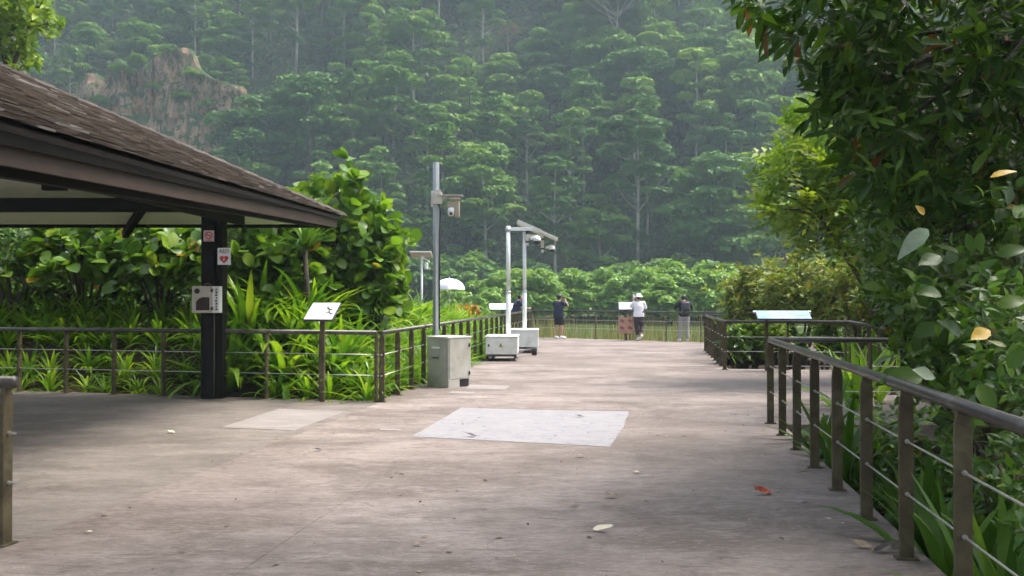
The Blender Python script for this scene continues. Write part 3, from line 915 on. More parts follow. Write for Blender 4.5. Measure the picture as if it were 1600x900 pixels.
while s < slope_len:
    e0 = s / slope_len * hip_run + 0.02
    e = e0 - rnd.uniform(0, 0.2)
    while e < 11.6:
        wdt = rnd.uniform(0.20, 0.30)
        a0, a1 = max(e, e0), min(e + wdt - 0.006, 11.6)
        if a1 - a0 > 0.03:
            sh_list.append((a0, a1, s + rnd.uniform(-.008, .008), rnd.uniform(0.010, 0.020)))
        e += wdt
    s += expo; row += 1
def shingle_geo(a0, a1, s, th):
    ln = expo * 1.5
    lift = 0.034 + rnd.uniform(0, .008)
    P_ = []
    for (e, t, k) in ((a0, 0, 1), (a1, 0, 1), (a1, ln, 0), (a0, ln, 0)):
        base = C0 + e_dir * e + up_dir * (s + t) + nrm * (lift if k else 0.004)
        P_.append(LP(base)); P_.append(LP(base - nrm * th))
    return P_
FS = [(0, 2, 4, 6), (7, 5, 3, 1), (0, 1, 3, 2), (2, 3, 5, 4), (4, 5, 7, 6), (6, 7, 1, 0)]
def sh_center(q): return C0 + e_dir * (q[0] + q[1]) * 0.5 + up_dir * q[2]
vis = []
for q in sh_list:
    cc = sh_center(q); px, py = proj(cc)
    vis.append((cc.length if (-40 < px < 1600 and cc.y > 2) else 1e3 + cc.length, q))
vis.sort(key=lambda t: t[0])
for _, q in vis[:300]:
    me = bpy.data.meshes.new('shingle')
    me.from_pydata([tuple(p) for p in shingle_geo(*q)], [], FS)
    link('shingle', me, pavi, M['shingle'])
VV, FF, VR = [], [], []
for _, q in vis[300:]:
    k = len(VV); VV += [tuple(p) for p in shingle_geo(*q)]; FF += [tuple(i + k for i in f_) for f_ in FS]; VR += [rnd.random()] * 8
me = bpy.data.meshes.new('shingle_field'); me.from_pydata(VV, [], FF)
a = me.attributes.new('var', 'FLOAT', 'POINT'); a.data.foreach_set('value', VR)
o = link('shingle_field', me, pavi, M['shingle']); o['kind'] = 'stuff'
# hip caps
n = 26
for i in range(n):
    p = C0.lerp(RT, (i - 0.1) / n); q = C0.lerp(RT, (i + 1.15) / n)
    d = (q - p).normalized()
    l_ = Vector((1, -1, 0)).normalized()
    bm = bmesh.new()
    pts = []
    for pt, lf in ((p, 0.05), (q, 0.03)):
        pts.append([bm.verts.new(LP(pt + sgn * l_ * wd_ + Vector((0, 0, lf + dz)))) for sgn, wd_, dz in ((-1, 0.11, -0.045), (0, 0, 0.025), (1, 0.11, -0.045))])
    for k in (0, 1): bm.faces.new((pts[0][k], pts[0][k + 1], pts[1][k + 1], pts[1][k]))
    r = bmesh.ops.solidify(bm, geom=bm.faces[:], thickness=0.012)
    bm_obj('hip_shingle', bm, M['shingle'], pavi)
# column, beams, rafters, brace
def pbox(name, c, s, mat, rz=0, ry=0, rx=0, bev=0.004):
    bm = bmesh.new(); box(bm, LP(c), s, rz, rx, ry, bev)
    return bm_obj(name, bm, mat, pavi)
CX, CY = -4.72, 14.2
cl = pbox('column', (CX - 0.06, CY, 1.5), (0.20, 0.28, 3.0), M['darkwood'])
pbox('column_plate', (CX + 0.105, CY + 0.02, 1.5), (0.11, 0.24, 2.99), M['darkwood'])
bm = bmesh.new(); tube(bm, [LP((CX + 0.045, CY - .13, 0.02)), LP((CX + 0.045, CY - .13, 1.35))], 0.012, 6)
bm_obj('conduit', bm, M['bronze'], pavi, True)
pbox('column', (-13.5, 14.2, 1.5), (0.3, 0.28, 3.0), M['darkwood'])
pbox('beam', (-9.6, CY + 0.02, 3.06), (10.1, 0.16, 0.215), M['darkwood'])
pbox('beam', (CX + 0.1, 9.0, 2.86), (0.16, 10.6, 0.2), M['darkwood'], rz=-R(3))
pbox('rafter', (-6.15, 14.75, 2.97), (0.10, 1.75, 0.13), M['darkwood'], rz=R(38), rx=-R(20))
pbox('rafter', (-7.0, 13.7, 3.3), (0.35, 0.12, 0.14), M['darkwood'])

# column signs and box
t = thing('warning_sign', 'small square no-smoking sign high on the dark column', 'sign', at(326, 368.5, 14.04))
bm = bmesh.new(); box(bm, (0, 0, 0), (0.165, 0.012, 0.175), bev=0.003); bm_obj('plate', bm, plain('pinkish_sign', (0.62, 0.52, 0.50), 0.4), t)
bm = bmesh.new()
bmesh.ops.create_circle(bm, segments=24, radius=0.058, matrix=Matrix.Rotation(R(90), 4, 'X'))
o_ = [v for v in bm.verts]; 
r2 = bmesh.ops.create_circle(bm, segments=24, radius=0.044, matrix=Matrix.Rotation(R(90), 4, 'X'))['verts']
for i in range(24): bm.faces.new((o_[i], o_[(i + 1) % 24], r2[(i + 1) % 24], r2[i]))
ex = bmesh.ops.extrude_face_region(bm, geom=bm.faces[:]); bmesh.ops.translate(bm, vec=(0, -0.004, 0), verts=[g for g in ex['geom'] if isinstance(g, bmesh.types.BMVert)])
ring = bm_obj('ban_ring', bm, M['red'], t); ring.location = (0, -0.007, 0.008)
bm = bmesh.new(); box(bm, (0, -0.0095, 0.008), (0.1, 0.004, 0.011), ry=R(40)); bm_obj('ban_bar', bm, M['red'], t)
bm = bmesh.new(); box(bm, (-0.004, -0.0075, 0.006), (0.065, 0.002, 0.012)); bm_obj('cigarette_symbol', bm, M['ink'], t)
bm = bmesh.new(); box(bm, (0, -0.0075, -0.068), (0.1, 0.002, 0.012)); bm_obj('caption_strip', bm, M['red'], t)

def text(s, size, mat, parent, loc, rot=(R(90), 0, 0), ext=0.0015, name='lettering', align='CENTER'):
    cu = bpy.data.curves.new(name, 'FONT'); cu.body = s; cu.size = size; cu.align_x = align; cu.align_y = 'CENTER'; cu.extrude = ext; cu.resolution_u = 2
    tmp = bpy.data.objects.new('tmp', cu)
    col.objects.link(tmp)
    dg = bpy.context.evaluated_depsgraph_get()
    me = bpy.data.meshes.new_from_object(tmp.evaluated_get(dg))
    bpy.data.objects.remove(tmp)
    me.materials.clear(); me.materials.append(mat)
    o = link(name, me, parent); o.location = loc; o.rotation_euler = rot
    return o
t = thing('defibrillator_sign', 'white sign reading AED with red heart on dark column', 'sign', at(350, 400.5, 14.0))
bm = bmesh.new(); box(bm, (0, 0, 0), (0.205, 0.012, 0.265), bev=0.003); bm_obj('plate', bm, M['signwhite'], t)
text('AED', 0.085, M['ink'], t, (0, -0.0075, 0.075))
bm = bmesh.new()
hp = []
for i in range(28):
    a = 2 * math.pi * i / 28
    hp.append((0.0042 * 16 * math.sin(a) ** 3, 0.0042 * (13 * math.cos(a) - 5 * math.cos(2 * a) - 2 * math.cos(3 * a) - math.cos(4 * a))))
lo = [bm.verts.new((x, -0.006, z)) for x, z in hp]; hi = [bm.verts.new((x, -0.0095, z)) for x, z in hp]
bm.faces.new(hi)
for i in range(28): bm.faces.new((lo[i], lo[(i + 1) % 28], hi[(i + 1) % 28], hi[i]))
o = bm_obj('heart_symbol', bm, M['red'], t); o.location = (0, 0, -0.045)
bm = bmesh.new()
bolt = [(0.012, 0.035), (-0.018, -0.008), (-0.002, -0.006), (-0.012, -0.042), (0.018, 0.006), (0.003, 0.004)]
lo = [bm.verts.new((x, -0.0095, z)) for x, z in bolt]; hi = [bm.verts.new((x, -0.0115, z)) for x, z in bolt]
for t3 in geometry.tessellate_polygon([[Vector((x, z, 0)) for x, z in bolt]]): bm.faces.new([hi[i] for i in t3])
for i in range(6): bm.faces.new((lo[i], lo[(i + 1) % 6], hi[(i + 1) % 6], hi[i]))
o = bm_obj('bolt_symbol', bm, M['signwhite'], t); o.location = (0, 0, -0.045)

t = thing('defibrillator_cabinet', 'beige box with dark window on the dark column beside the railing', 'cabinet', at(320, 468, 13.95))
bm = bmesh.new(); box(bm, (-0.03, 0.03, 0), (0.31, 0.17, 0.42), bev=0.018); bm_obj('casing', bm, M['beige'], t)
bm = bmesh.new()
wp = [(-0.115, -0.165), (0.09, -0.165), (0.09, 0.035), (-0.02, 0.035), (-0.075, 0.01), (-0.115, -0.04)]
lo = [bm.verts.new((x, -0.054, z)) for x, z in wp]; hi = [bm.verts.new((x, -0.062, z)) for x, z in wp]
bm.faces.new(hi)
for i in range(6): bm.faces.new((lo[i], lo[(i + 1) % 6], hi[(i + 1) % 6], hi[i]))
bmesh.ops.recalc_face_normals(bm, faces=bm.faces)
bm_obj('window', bm, plain('dark_glass', (0.035, 0.022, 0.018), 0.15), t)
bm = bmesh.new(); tube(bm, [(-0.1, -0.05, 0.13), (-0.1, -0.075, 0.13)], [0.042, 0.036], 16); bm_obj('alarm_knob', bm, M['black'], t, True)
bm = bmesh.new(); box(bm, (0.182, 0.035, 0), (0.115, 0.14, 0.415), bev=0.008); sp = bm_obj('side_panel', bm, M['white'], t)
for i in range(8):
    bm = bmesh.new(); box(bm, (0.19 + (0.006 if i % 2 else 0), -0.037, 0.155 - i * 0.044), (0.034 if i % 3 else 0.022, 0.003, 0.026)); bm_obj('character_mark', bm, M['ink'], sp)
for z in (0.14, -0.14):
    bm = bmesh.new(); box(bm, (0.128, -0.056, z), (0.03, 0.02, 0.05), bev=0.004); bm_obj('latch', bm, M['black'], t)
bm = bmesh.new(); tube(bm, [(-0.03, 0.03, 0.2), (0.0, 0.03, 0.245), (0.06, 0.03, 0.25), (0.09, 0.03, 0.2)], 0.012, 8); bm_obj('handle', bm, plain('brown_plastic', (0.12, 0.06, 0.05), 0.5), t, True)
# ================================================================== CABINET, POLES, TRAILERS
YA = math.atan2(0.72, 0.69)
t = thing('electrical_cabinet', 'tall grey metal cabinet standing at the foot of the camera pole', 'cabinet', (-1.13, 16.11, 0), R(45) + 0.03)
W = 0.55
bm = bmesh.new(); box(bm, (0, 0, 0.505), (W, W, 0.74), bev=0.008); body = bm_obj('casing', bm, M['boxgrey'], t)
bm = bmesh.new(); box(bm, (0, 0, 0.066), (W - 0.05, W - 0.05, 0.132)); bm_obj('plinth', bm, M['black'], t)
bm = bmesh.new(); box(bm, (-0.14, 0, 0.075), (W - 0.28, W + 0.012, 0.15), bev=0.004); bm_obj('skirt', bm, M['boxgrey'], t)
bm = bmesh.new(); box(bm, (0, 0, 0.885), (W + 0.03, W + 0.03, 0.028), bev=0.006); bm_obj('lid', bm, plain('pale_cabinet_top', (0.62, 0.61, 0.55), 0.5), t)
# front-right face (local -y after rotation) carries the door, front-left face (local -x) the plate and slot
bm = bmesh.new(); box(bm, (0, -W / 2 - 0.005, 0.505), (W - 0.05, 0.012, 0.70), bev=0.004); dr = bm_obj('door', bm, M['boxgrey'], t)
for z in (0.74, 0.24):
    bm = bmesh.new(); box(bm, (0.225, -W / 2 - 0.018, z), (0.03, 0.02, 0.06), bev=0.004); bm_obj('hinge', bm, M['black'], dr)
bm = bmesh.new(); box(bm, (-W / 2 - 0.004, 0.05, 0.70), (0.01, 0.2, 0.035)); bm_obj('name_plate', bm, M['white'], t)
bm = bmesh.new(); box(bm, (-W / 2 - 0.010, 0.05, 0.52), (0.03, 0.16, 0.018)); bm_obj('vent', bm, M['ink'], t)

t0_ = None
t = thing('camera_pole', 'tall grey square pole with camera behind the grey cabinet', 'pole', (-1.41, 16.62, 0), R(45))
bm = bmesh.new(); box(bm, (0, 0, 2.05), (0.085, 0.085, 4.1), bev=0.004); bm_obj('pole', bm, M['galv'], t)
bm = bmesh.new(); box(bm, (0, 0, 0.01), (0.24, 0.24, 0.02)); bm_obj('base_plate', bm, M['galv'], t)
c45 = math.cos(R(45))
def lx(x, y, z): return (c45 * x + c45 * y, -c45 * x + c45 * y, z)   # world offset -> local of a thing turned 45 deg
rz = -R(45)
bm = bmesh.new(); box(bm, lx(0.03, -0.03, 3.43), (0.16, 0.13, 0.22), rz=rz, bev=0.01); box(bm, lx(0.06, -0.03, 3.55), (0.05, 0.06, 0.08), rz=rz); bm_obj('bracket', bm, M['beige'], t)
bm = bmesh.new(); box(bm, lx(0.24, -0.03, 3.45), (0.42, 0.07, 0.045), rz=rz, bev=0.006); box(bm, lx(0.27, -0.03, 3.48), (0.46, 0.16, 0.018), rz=rz); bm_obj('arm', bm, M['beige'], t)
bm = bmesh.new()
box(bm, lx(0.39, -0.03, 3.24), (0.10, 0.13, 0.34), rz=rz, ry=R(0), bev=0.02); box(bm, lx(0.30, -0.03, 3.30), (0.20, 0.12, 0.12), rz=rz, bev=0.02); box(bm, lx(0.35, -0.03, 3.41), (0.22, 0.17, 0.03), rz=rz, bev=0.008)
cmh = bm_obj('camera_housing', bm, plain('aged_camera_housing', (0.34, 0.30, 0.22), 0.6), t, True)
bm = bmesh.new(); loft(bm, [(lx(0.285, -0.05, 3.10), 0.04, 0.04), (lx(0.285, -0.05, 3.13), 0.065, 0.065), (lx(0.285, -0.05, 3.19), 0.07, 0.07), (lx(0.285, -0.05, 3.25), 0.06, 0.06)]); bm_obj('dome', bm, M['white'], cmh, True)
bm = bmesh.new(); ball(bm, lx(0.285, -0.10, 3.14), (0.03, 0.03, 0.03), 8, 6); bm_obj('lens', bm, M['black'], cmh, True)
bm = bmesh.new(); box(bm, lx(-0.04, 0.02, 3.42), (0.10, 0.10, 0.3), rz=rz); bm_obj('clamp', bm, M['panelback'], t)
bm = bmesh.new(); tube(bm, [lx(0.05, -0.08, 3.34), lx(0.085, -0.06, 3.2), lx(0.07, -0.02, 2.9), lx(0.065, 0.0, 1.0)], 0.011, 6); bm_obj('cable', bm, M['black'], t, True)
for z in (1.4, 2.1, 2.8):
    bm = bmesh.new(); box(bm, (0, 0, z), (0.094, 0.094, 0.016)); bm_obj('band', bm, M['galv'], t)

def dome_camera(bmw, bmb, x, y, z):
    # elbow arm, hood and dark bubble, hanging
    tube(bmw, [(x - 0.16, y, z - 0.02), (x - 0.06, y, z + 0.02), (x - 0.01, y, z + 0.01)], [0.035, 0.035, 0.05], 8)
    loft(bmw, [((x + 0.02, y, z - 0.07), 0.10, 0.10), ((x + 0.02, y, z - 0.02), 0.10, 0.10), ((x + 0.01, y, z + 0.04), 0.075, 0.075), ((x, y, z + 0.07), 0.03, 0.03)])
    ball(bmb, (x + 0.02, y, z - 0.085), (0.08, 0.08, 0.07))
def tripod_trailer(label, base, mast, mast_h, size, yaw, bz):
    t = thing('camera_trailer', label, 'trailer', base, yaw)
    sx, sy, sz = size
    bm = bmesh.new(); box(bm, (0, 0, bz + sz / 2), (sx, sy, sz), bev=0.012); cs = bm_obj('box', bm, M['white'], t)
    bm = bmesh.new(); box(bm, (0, 0, bz + sz + 0.012), (sx + 0.03, sy + 0.03, 0.024), bev=0.006); bm_obj('lid', bm, M['white'], t)
    bm = bmesh.new(); box(bm, (0, 0, bz - 0.03), (sx * 0.9, sy * 0.95, 0.05)); bm_obj('chassis', bm, M['ink'], t)
    for s_ in (-1, 1):
        bm = bmesh.new()
        tube(bm, [(-sx * 0.36 - 0.05, s_ * (sy / 2 - 0.12), 0.10), (-sx * 0.36 + 0.05, s_ * (sy / 2 - 0.12), 0.10)], 0.10, 16)
        bmesh.ops.rotate(bm, cent=(-sx * 0.36, s_ * (sy / 2 - 0.12), 0.1), matrix=Matrix.Rotation(R(90), 3, 'Z'), verts=bm.verts)
        wh = bm_obj('wheel', bm, M['black'], t)
        bm = bmesh.new(); ball(bm, (-sx * 0.36, s_ * (sy / 2 - 0.12) - 0.052, 0.10), (0.045, 0.012, 0.045)); bm_obj('hub', bm, M['galv'], wh, True)
        bm = bmesh.new(); box(bm, (sx * 0.40, s_ * (sy / 2 - 0.05), 0.09), (0.04, 0.04, 0.18)); box(bm, (sx * 0.40, s_ * (sy / 2 - 0.05), 0.012), (0.10, 0.10, 0.022)); bm_obj('jack_leg', bm, M['ink'], t)
    bm = bmesh.new(); box(bm, (-sx * 0.40, -sy / 2 - 0.008, bz + sz * 0.52), (0.035, 0.02, 0.06), bev=0.004); bm_obj('lock', bm, M['black'], t)
    # mast
    mx, my = mast
    bm = bmesh.new(); tube(bm, [(mx, my, bz + sz), (mx, my, mast_h * 0.5)], 0.062, 12); tube(bm, [(mx, my, mast_h * 0.5), (mx, my, mast_h)], 0.054, 12); bm_obj('mast', bm, M['white'], t, True)
    bm = bmesh.new(); tube(bm, [(mx, my, mast_h * 0.5 - 0.03), (mx, my, mast_h * 0.5 + 0.03)], 0.072, 12); bm_obj('collar', bm, M['galv'], t, True)
    return t, cs
t1, cs = tripod_trailer('near white camera trailer with yellow warning triangle on its box', (-0.24, 22.9, 0), (0.13, 0.35), 3.44, (0.80, 1.2, 0.43), R(-2), 0.17)
bm = bmesh.new()
tri = [bm.verts.new(p) for p in ((-0.055, 0, -0.045), (0.055, 0, -0.045), (0, 0, 0.055))]; bm.faces.new(tri)
ex = bmesh.ops.extrude_face_region(bm, geom=bm.faces[:]); bmesh.ops.translate(bm, vec=(0, -0.004, 0), verts=[g for g in ex['geom'] if isinstance(g, bmesh.types.BMVert)])
bmesh.ops.recalc_face_normals(bm, faces=bm.faces)
ws = bm_obj('warning_triangle', bm, plain('yellow_print', (0.55, 0.42, 0.08), 0.5), cs); ws.location = (-0.02, -0.602, 0.40)
bm = bmesh.new(); box(bm, (-0.02, -0.608, 0.40), (0.018, 0.002, 0.05)); bm_obj('hazard_symbol', bm, M['ink'], cs)
# drawbar and jockey wheel
bm = bmesh.new(); tube(bm, [(0.36, 0.2, 0.14), (0.5, 1.3, 0.15), (0.72, 1.75, 0.17)], 0.028, 8); bm_obj('drawbar', bm, M['ink'], t1)
bm = bmesh.new(); tube(bm, [(0.72, 1.75, 0.12), (0.86, 1.75, 0.12)], 0.115, 16); bm_obj('jockey_wheel', bm, M['black'], t1)
# arm with hanging camera
bm = bmesh.new(); box(bm, (0.13 + 0.32, 0.35, 3.36), (0.58, 0.10, 0.085), bev=0.01); bm_obj('arm', bm, M['white'], t1)
bm = bmesh.new(); tube(bm, [(0.13, 0.35, 3.28), (0.13, 0.35, 3.40)], 0.072, 12); bm_obj('clamp', bm, M['galv'], t1, True)
bm = bmesh.new(); box(bm, (0.62, 0.35, 3.27), (0.07, 0.09, 0.09)); bm_obj('mount', bm, M['black'], t1)
bm = bmesh.new(); box(bm, (0.62, 0.35, 3.03), (0.09, 0.09, 0.05)); bm_obj('mount', bm, M['black'], t1)
bm = bmesh.new(); box(bm, (0.62, 0.35, 3.14), (0.09, 0.1, 0.18), bev=0.008); box(bm, (0.63, 0.35, 2.97), (0.06, 0.07, 0.08)); bm_obj('camera_housing', bm, M['beige'], t1)
bw, bb = bmesh.new(), bmesh.new(); dome_camera(bw, bb, 0.86, 0.35, 3.12)
bm_obj('camera_hood', bw, M['white'], t1, True); bm_obj('dome', bb, M['black'], t1, True)

t2, cs2 = tripod_trailer('far white camera trailer with solar panel and plain box', (0.36, 26.2, 0), (0.0, 0.3), 3.52, (0.82, 1.3, 0.47), R(-2), 0.17)
bm = bmesh.new(); box(bm, (0.30, 0.3, 3.40), (0.52, 0.10, 0.10), bev=0.01); bm_obj('arm', bm, M['white'], t2)
bm = bmesh.new(); box(bm, (0.52, 0.3, 3.30), (0.12, 0.09, 0.03)); bm_obj('mount', bm, M['black'], t2)
bm = bmesh.new(); box(bm, (0.53, 0.3, 3.03), (0.09, 0.09, 0.05)); bm_obj('mount', bm, M['black'], t2)
bm = bmesh.new(); box(bm, (0.53, 0.3, 3.16), (0.10, 0.1, 0.23), bev=0.01); ball(bm, (0.53, 0.3, 2.96), (0.05, 0.05, 0.06)); bm_obj('camera_housing', bm, M['beige'], t2)
bw, bb = bmesh.new(), bmesh.new(); dome_camera(bw, bb, 0.79, 0.3, 3.07)
bm_obj('camera_hood', bw, M['white'], t2, True); bm_obj('dome', bb, M['black'], t2, True)
for i, (x0, z0, ln, th) in enumerate(((-0.20, 3.80, 0.74, 0.12), (0.47, 3.515, 0.55, 0.065))):
    a = R(24)
    bm = bmesh.new(); box(bm, (x0 + math.cos(a) * ln / 2, 0.25, z0 - math.sin(a) * ln / 2), (ln, 0.8, th), ry=a, bev=0.006)
    fr = bm_obj('solar_panel', bm, M['panelback'], t2)
    bm = bmesh.new(); box(bm, (x0 + math.cos(a) * ln / 2 + math.sin(a) * (th / 2 + .003), 0.25, z0 - math.sin(a) * ln / 2 + math.cos(a) * (th / 2 + .003)), (ln - 0.05, 0.75, 0.006), ry=a)
    bm_obj('solar_cells', bm, M['pv'], fr)
bm = bmesh.new(); tube(bm, [(0, 0.3, 3.5), (0.05, 0.3, 3.66)], 0.03, 8); bm_obj('panel_bracket', bm, M['galv'], t2)

t = thing('solar_pole', 'slim white pole with flat solar panel behind the strap-leaf plants', 'pole', (at(659, 464, 38).x, 38, Hs(at(659, 464, 38).x, 38)))
zz = t.location.z
bm = bmesh.new(); tube(bm, [(0, 0, 0), (0, 0, 3.28 - zz)], 0.045, 10); bm_obj('pole', bm, M['white'], t, True)
bm = bmesh.new(); box(bm, (-0.02, 0, 3.40 - zz), (0.90, 0.75, 0.05), rx=R(-16), bev=0.005); pn = bm_obj('solar_panel', bm, M['panelback'], t)
bm = bmesh.new(); box(bm, (-0.02, 0, 3.428 - zz), (0.84, 0.70, 0.006), rx=R(-16)); bm_obj('solar_cells', bm, M['pv'], pn)
bm = bmesh.new(); box(bm, (0.03, -0.02, 3.27 - zz), (0.14, 0.1, 0.16)); bm_obj('bracket', bm, M['white'], t)
bm = bmesh.new(); tube(bm, [(0.06, -0.03, 3.26 - zz), (0.30, -0.03, 3.12 - zz), (0.34, -0.03, 3.06 - zz)], 0.03, 6); loft(bm, [((0.20, -0.05, 2.78 - zz), 0.07, 0.07), ((0.20, -0.05, 3.0 - zz), 0.085, 0.085), ((0.20, -0.05, 3.06 - zz), 0.06, 0.06)]); bm_obj('camera_housing', bm, M['white'], t)

# umbrella
ux = at(702, 450, 41)
t = thing('umbrella', 'open white umbrella showing above the strap-leaf plants', 'umbrella', (ux.x, 41, Hs(ux.x, 41)))
uz = t.location.z
for k in range(8):
    bm = bmesh.new()
    a0, a1 = 2 * math.pi * k / 8, 2 * math.pi * (k + 1) / 8
    rows = []
    for i in range(6):
        th = i / 5
        rr = 0.72 * math.sin(th * math.pi / 2) ; zc = 1.93 + 0.52 * math.cos(th * math.pi / 2)
        pts_ = []
        for j in range(5):
            a = a0 + (a1 - a0) * j / 4
            sag = 1 - 0.06 * math.sin(j / 4 * math.pi) * th
            pts_.append(bm.verts.new((rr * math.cos(a) * sag, rr * math.sin(a) * sag, zc - uz + 0.02 * math.sin(j / 4 * math.pi) * th)))
        rows.append(pts_)
    for a_, b_ in zip(rows[:-1], rows[1:]):
        for j in range(4): 
            try: bm.faces.new((a_[j], a_[j + 1], b_[j + 1], b_[j]))
            except ValueError: pass
    bm_obj('canopy_panel', bm, M['whitecloth'], t, True)
bm = bmesh.new(); tube(bm, [(0, 0, 0), (0, 0, 2.52 - uz)], 0.018, 8); bm_obj('shaft', bm, M['galv'], t, True)

# ================================================================== SIGN PANELS
def lectern(label, loc, yaw, wd, dp, zc, tilt, mat, zpost, frame=0.02, postx=0.0):
    t = thing('sign_panel', label, 'sign', loc, yaw)
    bm = bmesh.new(); box(bm, (0, 0, zc), (wd, dp, 0.035), rx=tilt, bev=0.004); bd = bm_obj('backing', bm, M['ink'], t)
    nv = Vector((0, -math.sin(tilt), math.cos(tilt)))
    c = Vector((0, 0, zc)) + nv * 0.0195
    bm = bmesh.new(); box(bm, c, (wd - frame, dp - frame, 0.004), rx=tilt); fc = bm_obj('face', bm, mat, t)
    bm = bmesh.new(); box(bm, (postx, 0.0, zpost / 2), (0.07, 0.05, zpost), bev=0.003); bm_obj('post', bm, M['bronze'], t)
    return t, fc, c, nv
def on_face(bm, c, nv, tilt, x, y, sx_, sy_, h=0.004, rz=0):
    u = Vector((0, math.cos(tilt), math.sin(tilt)))
    m = Matrix.Translation(c + Vector((1, 0, 0)) * x + u * y + nv * (0.002 + h / 2)) @ Matrix.Rotation(tilt, 4, 'X') @ Matrix.Rotation(rz, 4, 'Z') @ Matrix.Diagonal((sx_, sy_, h, 1))
    bmesh.ops.create_cube(bm, size=1, matrix=m)
TL = R(38)
p = gnd(503, 628)
t, fc, c, nv = lectern('small white tilted sign panel with icon on the left cross railing', (p.x, p.y + .05, 0), R(-14), 0.48, 0.42, 1.37, TL, M['signwhite'], 1.34)
bm = bmesh.new()
for (x, y, a, b_) in ((0.115, 0.10, 0.16, 0.006), (0.115, -0.10, 0.16, 0.006), (0.035, 0, 0.006, 0.19), (0.195, 0, 0.006, 0.19)): on_face(bm, c, nv, TL, x, y, a, b_)
bm_obj('icon_frame', bm, plain('grey_print', (0.28, 0.28, 0.30), 0.5), fc)
bm = bmesh.new()
on_face(bm, c, nv, TL, 0.08, 0.065, 0.05, 0.022, rz=R(-35)); on_face(bm, c, nv, TL, 0.125, 0.03, 0.06, 0.03, rz=R(8)); on_face(bm, c, nv, TL, 0.11, -0.025, 0.07, 0.018, rz=R(25)); on_face(bm, c, nv, TL, 0.155, -0.055, 0.07, 0.018, rz=R(-28))
bm_obj('icon_symbol', bm, M['ink'], fc)
bm = bmesh.new(); on_face(bm, c, nv, TL, -0.02, 0.155, 0.36, 0.018, 0.003)
for i in range(6): on_face(bm, c, nv, TL, -0.11, 0.10 - i * 0.042, 0.20 - (i % 3) * 0.02, 0.006, 0.003)
bm_obj('text_lines', bm, plain('faint_print', (0.62, 0.65, 0.70), 0.5), fc)

b = NB('blue_panel_print')
v = b.coords((1, 1, 1)); n = b.noise(1.2, 3, 0.5, v)
cc = b.ramp(n, [(0.3, (0.36, 0.50, 0.60)), (0.6, (0.18, 0.36, 0.52))])
M['blueprint'] = b.done(b.bsdf(cc, 0.2))
t, fc, c, nv = lectern('wide pale blue information panel on the right bay railing', (at(1225, 497, 19.35).x, 19.42, 0), R(-7), 1.14, 0.46, 1.20, R(22), M['blueprint'], 1.17, 0.03, -0.35)
for sx_, x0, n_ in ((0.16, -0.36, 4), (0.30, 0.34, 6)):
    bm = bmesh.new()
    for i in range(n_): on_face(bm, c, nv, R(22), x0 + rnd.uniform(-.5, .5) * sx_, rnd.uniform(-.1, .08), sx_ * rnd.uniform(.3, .7), rnd.uniform(.03, .08), 0.002 + 0.0006 * i, rz=rnd.uniform(-.4, .4))
    bm_obj('panel_picture', bm, plain('blue_picture', (0.22, 0.36, 0.46), 0.3), fc)
bm = bmesh.new(); on_face(bm, c, nv, R(22), 0.0, 0.12, 0.36, 0.022, 0.003); on_face(bm, c, nv, R(22), -0.02, 0.0, 0.26, 0.012, 0.003); on_face(bm, c, nv, R(22), -0.02, -0.05, 0.26, 0.012, 0.003)
bm_obj('text_lines', bm, plain('blue_print', (0.35, 0.45, 0.55), 0.4), fc)
for x in (-0.60, 0.60):
    bm = bmesh.new(); box(bm, (x * 0.97, 0.16, 1.27), (0.06, 0.06, 0.04), rx=R(22), bev=0.006); bm_obj('corner_clip', bm, M['signwhite'], t)

farY = lambda x: 35.5 - (x - 0.75) * (4.0 / 6.0)
fx = at(977, 479, 33.3).x
lectern('small blank white tilted panel on the far lake railing', (fx, 33.25, 0), R(-4), 0.5, 0.42, 1.26, R(40), M['signwhite'], 1.22)
t = thing('notice_board', 'brown terracotta notice board with four dark icons at the far railing', 'sign', (fx, 33.05, 0), R(-6))
bm = bmesh.new(); box(bm, (0, 0, 0.545), (0.58, 0.02, 0.60), bev=0.012); bm_obj('board', bm, M['terra'], t)
bm = bmesh.new(); box(bm, (0.01, 0.03, 0.3), (0.06, 0.035, 0.6)); bm_obj('post', bm, M['ink'], t)
for i, (x, z) in enumerate(((-0.15, 0.72), (0.15, 0.72), (-0.15, 0.46), (0.15, 0.46))):
    bm = bmesh.new()
    box(bm, (x, -0.012, z), (0.16, 0.004, 0.05)); box(bm, (x - 0.02, -0.0125, z + 0.04), (0.06, 0.004, 0.06), ry=R(20 * i)); box(bm, (x + 0.03, -0.013, z - 0.04), (0.1, 0.004, 0.03), ry=R(-25))
    bm_obj('icon_symbol', bm, M['terradark'], t)
wx = at(785, 480, 38.2)
lectern('wide white panel beyond the left railing beside the stooping person', (wx.x, 38.2, 0), R(5), 1.12, 0.5, 1.18, R(30), M['signwhite'], 1.14)
